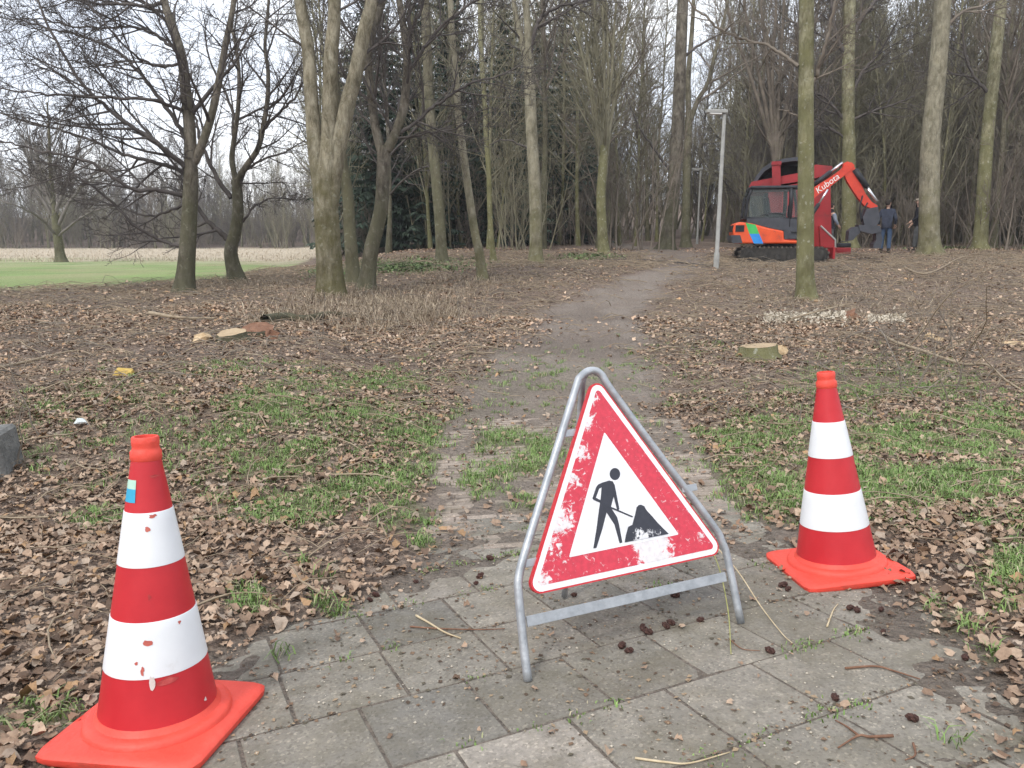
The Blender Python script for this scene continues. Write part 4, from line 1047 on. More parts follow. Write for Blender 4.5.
# rear prop: hinged at the top
ap = np.array([*onsign(588, 376), -.014]); foot_w = mid_ + nb_ * .47 + ex_ * .0; foot_w[2] = terr(foot_w[0], foot_w[1]) + .008
ft = np.array([(foot_w - mid_).dot(e) for e in (ex_, ey_, ez_)])
m = MB(); m.tube(smooth_line([ap + [0, .006, 0], ap + [0, -.02, -.03], ft * .5 + ap * .5, ft], 4), .0105, 10); m.build('rear_prop', STEEL, sign, True)
for px, py in [(571, 433), (533, 562)]:
    q = onsign(px, py); m = MB(); m.box([q[0] + .01, q[1], .004], (.075, .022, .004), None, .001); m.build('mounting_bracket', STEEL, sign)
q = onsign(690, 488); m = MB(); m.box([q[0] - .005, q[1], .004], (.06, .022, .004), None, .001); m.build('mounting_bracket', STEEL, sign)
OFF = .016
def rtri(P, r, n=6):
    out = []
    for i in range(3):
        p = P[i]; a = norm(P[i - 1] - p); b = norm(P[(i + 1) % 3] - p); h = math.acos(np.clip(a.dot(b), -1, 1)) / 2
        c = p + norm(a + b) * r / math.sin(h); t0 = p + a * r / math.tan(h); t1 = p + b * r / math.tan(h)
        a0 = math.atan2(*(t0 - c)[::-1]); a1 = math.atan2(*(t1 - c)[::-1]); da = (a1 - a0 + math.pi) % (2 * math.pi) - math.pi
        for k in range(n + 1): out.append(c + r * np.array([math.cos(a0 + da * k / n), math.sin(a0 + da * k / n)]))
    return out
def tri_from(pts): return [onsign(*p, OFF) for p in pts]
def shrink(P, d):
    out = []
    for i in range(3):
        p = P[i]; a = norm(P[i - 1] - p); b = norm(P[(i + 1) % 3] - p); h = math.acos(a.dot(b)) / 2
        out.append(p + norm(a + b) * d / math.sin(h))
    return out
T0 = tri_from([(594.5, 374), (526, 597), (726, 553)])          # sharp outer corners
def signmat(name, top, under, thr, smooth=.07):
    m, nt, b = mat(name); tc = N(nt, 'ShaderNodeTexCoord')
    n = N(nt, 'ShaderNodeTexNoise', Scale=46, Detail=12, Roughness=.74, Distortion=.8); nt.links.new(tc.outputs['Object'], n.inputs['Vector'])
    acc = n.outputs['Fac']
    for (px, py), rad, w in [((655, 553), .11, .30), ((580, 452), .055, .22), ((562, 520), .075, .22), ((540, 580), .06, .20), ((584, 420), .06, .25), ((590, 396), .05, .2), ((700, 540), .04, .1), ((640, 537), .06, .24), ((552, 545), .05, .15), ((574, 480), .05, .16), ((560, 470), .05, .2), ((548, 520), .05, .2)]:
        q = onsign(px, py, OFF)
        d = N(nt, 'ShaderNodeVectorMath', operation='DISTANCE'); nt.links.new(tc.outputs['Object'], d.inputs[0]); d.inputs[1].default_value = (q[0], q[1], OFF)
        r = N(nt, 'ShaderNodeMapRange', interpolation_type='SMOOTHSTEP'); r.inputs['From Min'].default_value = rad; r.inputs['From Max'].default_value = 0
        r.inputs['To Min'].default_value = 0; r.inputs['To Max'].default_value = w; nt.links.new(d.outputs['Value'], r.inputs['Value'])
        s = N(nt, 'ShaderNodeMath', operation='ADD'); nt.links.new(acc, s.inputs[0]); nt.links.new(r.outputs[0], s.inputs[1]); acc = s.outputs[0]
    f = ramp(nt, [(thr, (0, 0, 0)), (thr + smooth, (1, 1, 1))], acc)
    n2 = N(nt, 'ShaderNodeTexNoise', Scale=70, Detail=6); nt.links.new(tc.outputs['Object'], n2.inputs['Vector'])
    def var(c):
        return ramp(nt, [(.3, tuple(v * .86 for v in c)), (.7, tuple(min(1, v * 1.1) for v in c))], n2.outputs['Fac']).outputs[0]
    mx = N(nt, 'ShaderNodeMix', data_type='RGBA'); nt.links.new(f.outputs[0], mx.inputs[0]); nt.links.new(var(top), mx.inputs[6]); nt.links.new(var(under), mx.inputs[7])
    nt.links.new(mx.outputs[2], b.inputs['Base Color']); b.inputs['Roughness'].default_value = .42; b.inputs['Specular IOR Level'].default_value = .45
    return m
S_RED = signmat('sign_red_worn', (.60, .045, .075), (.74, .70, .71), .585)
S_WHITE = signmat('sign_white_scuffed', (.80, .80, .82), (.50, .49, .50), .84, .16)
S_BLACK = signmat('sign_black_worn', (.035, .037, .05), (.76, .76, .78), .70)
S_RIM = signmat('sign_rim_red', (.58, .025, .035), (.6, .45, .45), .80)
rim = rtri(T0, .030); m = MB(); m.prism(rim, OFF - .016, OFF, 'xy'); m.build('sign_plate', S_RIM, sign)
def flat(name, poly, z, mt, par):
    poly = np.asarray(poly)
    ar = sum(poly[i][0] * poly[(i + 1) % len(poly)][1] - poly[(i + 1) % len(poly)][0] * poly[i][1] for i in range(len(poly)))
    idx = list(range(len(poly))) if ar > 0 else list(range(len(poly)))[::-1]
    return z3(poly, z), np.array([idx])
v, f = flat('b', rtri(shrink(T0, .005), .026), OFF + .0007, None, None); new_mesh('white_border', v, [f], S_WHITE, sign)
T2 = shrink(T0, .022)
v, f = flat('r', rtri(T2, .010), OFF + .0014, None, None); new_mesh('red_band', v, [f], S_RED, sign)
T3 = tri_from([(604, 432), (568.5, 557.5), (678.5, 534.5)])
v, f = flat('w', rtri(T3, .003), OFF + .0021, None, None); new_mesh('white_centre', v, [f], S_WHITE, sign)
pz = lambda L: [onsign(560 + x / 5.123, 420 + y / 5.12, OFF) for x, y in L]
pic = MB(); zz = OFF + .0028
cx_, cy_ = 279, 277
polys = [[(cx_ + 27 * math.cos(a), cy_ + 31 * math.sin(a)) for a in np.linspace(0, 2 * math.pi, 24, endpoint=False)],
 [(216, 320), (250, 310), (268, 315), (278, 335), (282, 370), (270, 400), (258, 448), (290, 497), (299, 530), (317, 627), (303, 632), (276, 535), (236, 474), (214, 560), (184, 655), (168, 658), (184, 560), (197, 460), (206, 400), (210, 350)],
 [(216, 320), (192, 331), (183, 344), (163, 402), (170, 410), (203, 424), (206, 411), (181, 398), (198, 352), (211, 345)],
 [(270, 322), (277, 332), (301, 455), (296, 463), (288, 456), (272, 392)],
 [(196, 419), (203, 415), (255, 443), (371, 493), (367, 499), (250, 450)],
 [(328, 627), (334, 590), (346, 547), (367, 537), (382, 482), (389, 448), (399, 436), (412, 434), (428, 441), (437, 458), (445, 468), (470, 495), (500, 530), (528, 558), (554, 583)]]
for i, L in enumerate(polys):
    v, f = flat('p', pz(L), zz + i * .00025, None, None); pic.add(v, [f])
pic.build('worker_pictogram', S_BLACK, sign)

# ------------------------------------------------------------------ traffic cones
def cone(px, py, yaw, lean, label, size=1.0, sticker=False):
    p = G(px, py); p[2] = terr(p[0], p[1])
    root = empty('traffic_cone', p, label, 'traffic cone')
    nn = norm(NP + np.array([lean[0], lean[1], 0])); x = np.array([math.cos(yaw), math.sin(yaw), 0]); x = norm(x - nn * x.dot(nn)); y = np.cross(nn, x)
    root.matrix_world = Matrix(((x[0], y[0], nn[0], p[0]), (x[1], y[1], nn[1], p[1]), (x[2], y[2], nn[2], p[2] + .004), (0, 0, 0, 1)))
    # square foot with rounded corners, blending into the round collar
    m = MB(); n = 64; a = np.linspace(0, 2 * np.pi, n, endpoint=False)
    def sq(h, ex): 
        c, s = np.cos(a), np.sin(a); r = h / (np.abs(c) ** ex + np.abs(s) ** ex) ** (1 / ex); return np.stack([r * c, r * s], 1)
    rings = []
    def ring(h, ex, z): q = sq(h, ex); rings.append(np.column_stack([q, np.full(n, z)]))
    ring(.198, 14, .000); ring(.204, 14, .008); ring(.204, 14, .020); ring(.198, 14, .027); ring(.190, 9, .030); ring(.182, 3.2, .031)
    for r, z in [(.177, .034), (.175, .043), (.169, .049), (.159, .051), (.150, .052), (.145, .058), (.140, .066)]: ring(r, 2, z)
    V = np.vstack(rings); Q = np.array([[i * n + k, i * n + (k + 1) % n, (i + 1) * n + (k + 1) % n, (i + 1) * n + k] for i in range(len(rings) - 1) for k in range(n)])
    m.add(V, [Q, np.array([list(range(n))[::-1]])]); m.build('cone_base', ORANGE_PL, root, auto=40)
    rz = lambda z: .141 + (.033 - .141) * (z - .06) / (.705 - .06)
    m = MB(); m.lathe([(rz(z), z) for z in np.linspace(.055, .705, 14)], 48); m.build('cone_body', RED_PL, root, True)
    for z0, z1 in [(.183, .315), (.443, .573)]:
        m = MB(); m.lathe([(rz(z0), z0), (rz(z0) + .0012, z0 + .0004)] + [(rz(z) + .0013, z) for z in np.linspace(z0 + .001, z1 - .001, 6)] + [(rz(z1) + .0012, z1 - .0004), (rz(z1), z1)], 48)
        m.build('reflective_band', WHITE_PL, root, True)
    m = MB(); m.lathe([(.035, .695), (.037, .699), (.0365, .716), (.032, .722), (.031, .728), (.0325, .736), (.032, .750), (.030, .753), (.025, .753), (.024, .745), (.022, .70)], 40)
    m.build('top_collar', ORANGE_PL, root, auto=50)
    if sticker:
        m = MB(); th = np.linspace(R(226), R(268), 8)
        for (a0, b0, mi) in [(.598, .630, 0), (.630, .652, 1)]:
            V = []; 
            for z in (a0, b0):
                for t in th: V.append(((rz(z) + .0016) * math.cos(t), (rz(z) + .0016) * math.sin(t), z))
            k = len(th); m.add(V, [np.array([[i, i + 1, k + i + 1, k + i] for i in range(k - 1)])], mi)
        m.build('sticker', [STICK_B, STICK_G], root, True)
        # scuffs where the sheeting has chipped off
        for (t, z, w, h, mi) in [(262, .535, .010, .008, 0), (275, .565, .012, .006, 0), (258, .268, .014, .010, 0), (252, .205, .006, .016, 0), (262, .176, .009, .022, 1), (280, .172, .05, .012, 2), (245, .222, .006, .007, 0), (300, .30, .006, .007, 0), (262, .375, .006, .010, 2), (318, .09, .007, .008, 1), (290, .66, .02, .004, 2)]:
            m = MB(); t = R(t + 35); n_ = 12; w *= .7; h *= .75; V = []
            for i in range(n_):
                aa = 6.283 * i / n_; rr = .55 + .7 * rnd.random(); z_ = z + h * math.sin(aa) * rr; t_ = t + w * math.cos(aa) * rr / rz(z)
                V.append(((rz(z_) + .0022) * math.cos(t_), (rz(z_) + .0022) * math.sin(t_), z_))
            m.add(V, [np.array([list(range(n_))])]); m.build('scuff_mark', [SCUFF_R, SCUFF_W, SCUFF_D][mi], root)
    return root
STICK_B = noisemat('sticker_blue', [(.3, (.03, .30, .50)), (.7, (.05, .38, .60))], 9, 3, .4)
STICK_G = noisemat('sticker_pale_green', [(.3, (.30, .55, .42)), (.7, (.5, .7, .6))], 9, 3, .4)
SCUFF_R = noisemat('scuff_red', [(.3, (.40, .06, .05)), (.7, (.55, .16, .12))], 50, 5, .7)
SCUFF_W = noisemat('scuff_white', [(.3, (.55, .45, .42)), (.7, (.75, .66, .62))], 50, 5, .7)
SCUFF_D = noisemat('scuff_dull_red', [(.3, (.36, .03, .035)), (.7, (.50, .09, .08))], 50, 5, .8)
cone(160, 727, R(-7), (.035, .00), 'scuffed striped traffic cone with a blue sticker near its tip, left of the sign', sticker=True)
cone(836.5, 570, R(4), (-.065, -.005), 'clean striped traffic cone standing at the grass edge right of the sign')

# ------------------------------------------------------------------ lamp posts
def lamp(px, py, D, H, label, arm=.54):
    p = ground_pt(px, D); p[2] = float(gz(p[0], p[1]))
    root = empty('lamp_post', p, label, 'lamp post', 'lamp posts along the path')
    m = MB(); m.lathe([(.075, -.1), (.075, .35), (.07, .40), (.055, .45), (.045, H), (.0, H + .01)], 14); m.build('post', LAMP_GREY, root, auto=40)
    m = MB(); m.box((-arm / 2 + .06, 0, H + .05), (arm, .18, .085), None, .012); m.build('lamp_head', LAMP_GREY, root)
    m = MB(); m.box((-arm / 2 + .02, 0, H - .008), (arm - .22, .16, .03), None, .006); m.build('lamp_glass', DECAL_W, root)
    root.rotation_euler = (0, R(.5), R(6)); return root
lamp(716, 265, 21, 3.95, 'tall grey lamp post in front of the orange excavator')
lamp(697, 250, 43, 3.9, 'middle grey lamp post, standing in the gap beside the dark straight trunk')
lamp(640, 247, 62, 3.7, 'farthest small lamp post deep down the path under the trees')

# ------------------------------------------------------------------ excavator (local x = forward, right in the picture; -y = towards the camera)
ep = ground_pt(779, 25.0); ep[2] = float(gz(ep[0], ep[1]))
ex = empty('mini_excavator', ep, 'orange and black mini excavator with a green and blue stripe on its tail', 'excavator', rot=(0, 0, R(-11)))
for sy in (-1, 1):
    m = MB(); L = 2.62; h = .43; pr = []
    for a in np.linspace(-90, 90, 9): pr.append((L / 2 - h / 2 + math.cos(R(a)) * h / 2, h / 2 + math.sin(R(a)) * h / 2))
    for a in np.linspace(90, 270, 9): pr.append((-L / 2 + h / 2 + math.cos(R(a)) * h / 2, h / 2 + math.sin(R(a)) * h / 2))
    y0 = sy * .72
    m.prism(pr, y0 - .17, y0 + .17)
    pr = np.array(pr); tot = np.linalg.norm(np.diff(np.vstack([pr, pr[:1]]), axis=0), axis=1); cum = np.concatenate([[0], np.cumsum(tot)])
    for k in range(44):
        s = cum[-1] * k / 44; i = np.searchsorted(cum, s, 'right') - 1; a = pr[i]; b = pr[(i + 1) % len(pr)]; t = (s - cum[i]) / tot[i]; c = a + (b - a) * t; dd = norm(b - a)
        Rm = np.array([[dd[0], 0, -dd[1]], [0, 1, 0], [dd[1], 0, dd[0]]])
        m.box((c[0], y0, c[1]), (.045, .40, .06), Rm, 0, 1)
    tr = m.build('track', [RUBBER, TRACK_MUD], ex)
    w = MB()
    for xx, rr in [(-1.02, .15), (1.02, .17), (-.55, .09), (-.18, .09), (.18, .09), (.55, .09)]:
        w.lathe([(0, -.03), (rr * .5, -.03), (rr, -.015), (rr, .02)], 16, (xx, y0 + sy * .19 - (0 if sy > 0 else 0), h / 2 - (0 if rr > .1 else .10)), 'y')
    w.build('rollers', RUBBER, tr)
m = MB(); m.box((0, 0, .36), (1.3, 1.1, .26), None, .03); m.lathe([(.5, .45), (.5, .60), (0, .60)], 24); m.build('undercarriage', EX_BLACK, ex)
m = MB(); m.box((1.45, 0, .26), (.07, 1.85, .36), None, .015); m.box((1.1, .4, .3), (.7, .1, .12)); m.box((1.1, -.4, .3), (.7, .1, .12)); m.build('dozer_blade', EX_RED, ex)
# upper body profiles (x, z)
body = [(-1.48, .62), (-1.52, .95), (-1.48, 1.14), (-1.36, 1.20), (-1.0, 1.16), (-.50, 1.02), (-.02, .92), (.0, .66), (.42, .64), (.42, .54), (-1.30, .54)]
m = MB(); m.prism(body, -.82, .82); b_ = m.build('body', EX_ORANGE, ex, auto=35)
bv = b_.modifiers.new('b', 'BEVEL'); bv.width = .05; bv.segments = 3; bv.limit_method = 'ANGLE'
m = MB(); m.prism([(-1.54, .60), (-1.57, .80), (-1.30, .80), (-1.22, .56), (-1.5, .56)], -.85, .85); m.build('tail_bumper', EX_GREY, ex)
m = MB(); m.box((-1.505, 0, 1.0), (.05, 1.2, .20)); m.box((-1.32, -.825, 1.0), (.26, .02, .20))
for k in range(4): m.box((-1.32, -.838, .93 + k * .045), (.25, .012, .014))
m.build('vent_grille', EX_BLACK, ex)
# stripe: green above, blue below, on the near side
def side_quad(P, y): return [(x, y, z) for x, z in P]
m = MB(); m.add(side_quad([(-1.16, 1.172), (-.86, 1.112), (-.74, .84), (-1.03, .84)], -.824), [np.array([[3, 2, 1, 0]])], 0)
m.add(side_quad([(-1.03, .838), (-.74, .838), (-.60, .545), (-.88, .545)], -.824), [np.array([[3, 2, 1, 0]])], 1)
m.build('side_stripe', [STRIPE_G, STRIPE_B], ex)
m = MB(); m.prism([(-1.12, 1.17), (-1.12, 1.30), (-.2, 1.31), (.34, 1.27), (.38, .68), (.02, .68), (-.02, .93), (-.50, 1.03), (-1.0, 1.17)], -.78, .78); m.build('engine_cover', EX_GREY, ex, auto=30)
# cab
cabx0, cabx1, cz0, cz1 = -1.17, .40, 1.30, 2.20
m = MB()
for y in (-.72, .50):
    m.tube(smooth_line([(cabx0, y, cz0 - .05), (cabx0 + .04, y, 1.8), (cabx0 + .14, y, cz1 - .03)], 3), .045, 8)
    m.tube([(.13, y, cz0 - .25), (.15, y, 1.8), (.13, y, cz1)], .065, 8)
    m.tube(smooth_line([(cabx1 + .10, y, .95), (cabx1 + .11, y, 1.5), (cabx1, y, cz1)], 3), .045, 8)
    m.tube([(cabx0, y, cz0 + .01), (cabx1 + .12, y, cz0 - .02)], .045, 8)
m.tube([(cabx0 + .14, -.72, cz1 - .03), (cabx0 + .14, .50, cz1 - .03)], .04, 8); m.tube([(cabx0, -.72, cz0), (cabx0, .50, cz0)], .04, 8); m.build('cab_frame', EX_BLACK, ex, True)
m = MB(); m.box(((cabx0 + cabx1) / 2 + .05, -.11, cz1 + .02), (1.48, 1.36, .11), None, .04); m.box((.35, -.11, cz1 + .06), (.5, 1.0, .06), None, .02); m.build('cab_roof', EX_BLACK, ex)
m = MB(); m.box((-.50, -.735, 1.74), (1.12, .012, .86)); m.box((.29, -.735, 1.74), (.22, .012, .86)); m.box((-.50, .515, 1.74), (1.12, .012, .86)); m.box((cabx1 + .06, -.11, 1.74), (.012, 1.12, .86)); m.box((cabx0 + .04, -.11, 1.74), (.012, 1.12, .84)); m.build('cab_window', GLASS, ex)
m = MB(); m.box((-.25, -.1, 1.42), (.5, .5, .14), None, .04); m.box((-.48, -.1, 1.70), (.14, .48, .54), Euler((0, R(-10), 0)), .05); m.box((-.52, -.1, 2.02), (.1, .26, .16), None, .04)
m.tube([(.12, .12, 1.36), (.14, .12, 1.7)], .02, 6); m.tube([(.12, -.34, 1.36), (.14, -.34, 1.7)], .02, 6); m.build('operator_seat', EX_BLACK, ex)
m = MB(); m.tube(smooth_line([(-.75, -.748, 1.38), (-.35, -.75, 1.46), (.02, -.75, 1.40)], 4), .012, 5); m.build('wiper', EX_BLACK, ex)
m = MB(); m.box((-1.24, -.80, 1.80), (.06, .16, .24), None, .02); m.tube([(-1.13, -.72, 1.78), (-1.24, -.78, 1.80)], .015, 6); m.build('mirror', EX_BLACK, ex)
m = MB(); m.box((.30, -.72, .72), (.34, .26, .05)); m.box((.34, -.74, .92), (.28, .22, .05)); m.build('step', EX_GREY, ex)
# boom, dipper and grab: side profiles in local x,z from the picture
def lp(px, py):
    """pixel -> local side coordinates of the excavator at its own distance"""
    d = ray(px, py); nrm = np.array([math.sin(R(11)), math.cos(R(11)), 0]); w = d * (ep.dot(nrm) / d.dot(nrm)); q = w - ep
    return np.array([q[0] * math.cos(R(11)) - q[1] * math.sin(R(11)), q[2]])
def beam(name, top_, bot, y0, y1, mt, par):
    P = [lp(*q) for q in top_] + [lp(*q) for q in bot[::-1]]; m = MB(); m.prism(P, y0, y1); return m.build(name, mt, par, auto=30)
m = MB(); m.box((.66, -.1, .9), (.46, .34, .5), None, .04); m.build('swing_post', EX_BLACK, ex)
EX_BOOM = noisemat('boom_orange_red', [(.28, (.36, .04, .025)), (.42, (.56, .040, .018)), (.7, (.66, .06, .026))], 3, 9, .45, spec=.5)
beam('boom', [(796, 236), (796, 215), (800, 201), (814, 187), (828, 178.5), (840, 170), (845, 163.5), (850, 163)], [(802, 236), (802.5, 216), (805, 206), (816, 196), (829, 187), (841, 177.5), (849, 171), (853, 166)], -.22, .06, EX_BOOM, ex)
beam('dipper_arm', [(842, 164), (846, 162), (851, 164), (855, 171), (859, 183), (864, 194), (870, 202), (876, 206), (876, 210)], [(842, 168), (842.5, 174), (846, 182), (851, 190), (857, 199), (863, 206), (868, 208), (874, 212)], -.19, .03, EX_BOOM, ex)
def cyl(name, a, b, y, r, split=.55):
    a = lp(*a); b = lp(*b); A = np.array([a[0], y, a[1]]); B = np.array([b[0], y, b[1]]); M_ = A + (B - A) * split
    m = MB(); m.tube([A, M_], r, 10); o = m.build(name, EX_BLACK, ex, True); m = MB(); m.tube([M_, B], r * .55, 8); m.build('piston_rod', CHROME, o, True)
cyl('hydraulic_cylinder', (811, 187), (842, 163), -.08, .075, .62); cyl('hydraulic_cylinder', (853, 170), (875, 202), -.22, .085, .55); cyl('hydraulic_cylinder', (803, 226), (826, 190), -.30, .06, .6)
m = MB()
a, b, c = lp(872, 208), lp(858, 222), lp(861, 205); m.tube(smooth_line([(lp(861, 196)[0], -.2, lp(861, 196)[1]), (lp(858, 208)[0], -.25, lp(858, 208)[1]), (lp(860, 222)[0], -.2, lp(860, 222)[1])], 4), .022, 6)
m.tube(smooth_line([(lp(866, 203)[0], -.2, lp(866, 203)[1]), (lp(860, 214)[0], -.22, lp(860, 214)[1]), (lp(864, 224)[0], -.2, lp(864, 224)[1])], 4), .022, 6); m.build('hydraulic_hose', EX_BLACK, ex, True)
gr = MB(); P = [lp(*q) for q in [(865, 209), (876, 207), (878, 220), (874, 227), (863, 227), (861, 218)]]; gr.prism(P, -.24, .08); P = [lp(*q) for q in [(856, 225), (877, 226), (879, 232), (869, 234), (857, 231)]]; gr.prism(P, -.34, .18); g = gr.build('grab', EX_GREY, ex)
for P in ([(857, 227), (852, 227), (847, 231), (846, 241), (851, 240), (855, 235), (859, 232)], [(873, 230), (878, 231), (880, 240), (878, 248), (871, 248), (871, 244), (874, 240)]):
    m = MB(); m.prism([lp(*q) for q in P], -.30, .14); m.build('grab_claw', EX_GREY, g)
# brand lettering on the boom
cu = bpy.data.curves.new('lettering', 'FONT'); cu.body = 'Kubota'; cu.size = .26; cu.extrude = .003; cu.shear = .15; cu.align_x = 'CENTER'; cu.align_y = 'CENTER'
to = bpy.data.objects.new('lettering', cu); C.objects.link(to); bpy.context.view_layer.update()
me = bpy.data.meshes.new_from_object(to.evaluated_get(bpy.context.evaluated_depsgraph_get())); C.objects.unlink(to); bpy.data.objects.remove(to)
lo = bpy.data.objects.new('boom_lettering', me); C.objects.link(lo); me.materials.append(DECAL_W); lo.parent = ex
a = lp(814, 193); b = lp(838, 175.5); an = math.atan2(b[1] - a[1], b[0] - a[0]); c = (a + b) / 2
lo.matrix_local = Matrix.Translation((c[0], -.226, c[1])) @ Matrix.Rotation(-an, 4, 'Y') @ Matrix.Rotation(R(90), 4, 'X')

# ------------------------------------------------------------------ red wood chipper behind it
D_ = 28.6
cp = ground_pt(791, D_); cp[2] = float(gz(cp[0], cp[1]))
ch = empty('wood_chipper', cp, 'big red wood chipper with a black open hood on top behind the excavator', 'wood chipper', rot=(0, 0, R(-18)))
def lc_(px, py): w = U(px, py, D_); return (w[0] - cp[0], w[2] - cp[2])
m = MB(); m.prism([lc_(*q) for q in [(767, 244), (767, 190), (812, 181), (827, 186), (827, 244)]], -.3, 2.2); m.build('body', EX_RED, ch)
m = MB(); m.prism([lc_(*q) for q in [(750, 192), (751, 187), (753.6, 181.5), (800, 173.5), (814, 166), (829, 168), (829, 176), (800, 182), (772, 186), (770, 192)]], -.36, 2.26); m.build('top_rim', EX_RED, ch)
# hood: arched shell open to the front, dark inside
arc = [lc_(*q) for q in [(754, 185), (757, 177), (764, 167.5), (773, 162), (784, 158.8), (796, 157.6), (806, 158.5), (813, 163)]]
inn = [lc_(*q) for q in [(809, 166), (804, 162.5), (795, 161.2), (784, 162.4), (774, 166), (766, 171), (760.5, 178), (758, 184)]]
m = MB(); m.prism(arc + inn, -.2, 1.7); m.build('hood', EX_GREY, ch)
m = MB(); m.prism([lc_(*q) for q in [(756, 184), (760, 176.5), (766, 170), (774, 165.5), (784, 162), (795, 161), (806, 163), (810, 168), (800, 176)]], 1.55, 1.65); m.build('hood_back', EX_BLACK, ch)
m = MB(); m.prism([lc_(*q) for q in [(773.5, 187), (773, 166), (781, 166), (781.5, 187)]], -.62, -.38); m.prism([lc_(*q) for q in [(772.5, 166), (773, 162.5), (782, 162.5), (782, 166)]], -.66, -.34); m.build('discharge_chute', EX_RED, ch)
m = MB(); m.prism([lc_(*q) for q in [(812, 250), (812, 188), (827, 186), (828, 250)]], -.5, -.3); m.build('side_panel', EX_RED, ch)
m = MB(); m.prism([lc_(*q) for q in [(817, 250), (816, 227), (819, 227), (830, 240), (830, 250)]], -1.1, -.5); m.build('infeed_table', EX_RED, ch)
m = MB(); m.tube([(*lc_(817, 226.5)[:1], -1.11, lc_(817, 226.5)[1]), (lc_(830, 240)[0], -1.11, lc_(830, 240)[1]), (lc_(830, 251)[0], -1.11, lc_(830, 251)[1])], .03, 6); m.build('table_edge', LAMP_GREY, ch)
for xx in (-.9, .7):
    w = MB(); w.lathe([(0, -.10), (.22, -.10), (.26, -.13), (.42, -.12), (.46, -.06), (.46, .10), (.42, .14), (0, .14)], 24, (xx, -.2, .44), 'y'); w.build('wheel', RUBBER, ch, auto=40)
m = MB(); m.box((0, .9, .55), (2.6, 1.6, .3)); m.build('chassis', EX_BLACK, ch)

# red toolbox with black lid
tp = ground_pt(841.5, 27.0); tp[2] = float(gz(tp[0], tp[1]))
tb = empty('tool_crate', tp, 'low red tool crate with a black case on top, on the ground by the men', 'tool crate')
m = MB(); m.box((0, 0, .12), (.50, .32, .22), None, .02); m.box((0, -.165, .13), (.42, .012, .05)); m.build('crate', EX_RED, tb)
m = MB(); m.box((.06, 0, .31), (.40, .28, .15), None, .03); m.tube(smooth_line([(-.06, 0, .385), (-.05, 0, .43), (.17, 0, .43), (.18, 0, .385)], 3), .014, 6); m.build('case', EX_BLACK, tb)

# ------------------------------------------------------------------ people
def skinmesh(name, verts, edges, radii, mt, parent, sub=2, rootv=0):
    me = bpy.data.meshes.new(name); me.from_pydata([tuple(v) for v in verts], edges, []); o = bpy.data.objects.new(name, me); C.objects.link(o)
    sk = o.modifiers.new('s', 'SKIN'); sk.use_smooth_shade = True
    for i, d in enumerate(me.skin_vertices[0].data):
        r = radii[i]; d.radius = (r, r) if np.isscalar(r) else r; d.use_root = (i == rootv)
    su = o.modifiers.new('u', 'SUBSURF'); su.levels = sub; su.render_levels = sub
    bpy.context.view_layer.update()
    m2 = bpy.data.meshes.new_from_object(o.evaluated_get(bpy.context.evaluated_depsgraph_get()))
    o.modifiers.clear(); o.data = m2; bpy.data.meshes.remove(me); m2.name = name
    m2.materials.clear(); m2.materials.append(mt)
    for p in m2.polygons: p.use_smooth = True
    o.parent = parent; return o
NAVY = noisemat('dark_navy_jacket', [(.3, (.022, .028, .045)), (.7, (.048, .056, .082))], 9, 5, .85, .3, 14)
BLACKJ = noisemat('black_jacket', [(.3, (.012, .013, .018)), (.7, (.03, .031, .04))], 9, 5, .85, .3, 14)
GREYJ = noisemat('grey_sleeves', [(.3, (.16, .19, .24)), (.7, (.26, .30, .36))], 9, 5, .85, .3, 14)
JEANS = noisemat('blue_jeans', [(.3, (.030, .055, .105)), (.7, (.06, .095, .16))], 12, 5, .85, .3, 20)
GREYT = noisemat('grey_work_trousers', [(.3, (.06, .063, .065)), (.7, (.11, .115, .115))], 12, 5, .85, .3, 20)
SHOE = noisemat('work_boots', [(.3, (.02, .018, .016)), (.7, (.05, .04, .032))], 15, 4, .8)
HAIRD = noisemat('dark_hair', [(.3, (.015, .012, .01)), (.7, (.04, .032, .026))], 30, 4, .8)
CAPL = noisemat('light_cap', [(.3, (.48, .42, .34)), (.7, (.60, .54, .45))], 20, 4, .85)
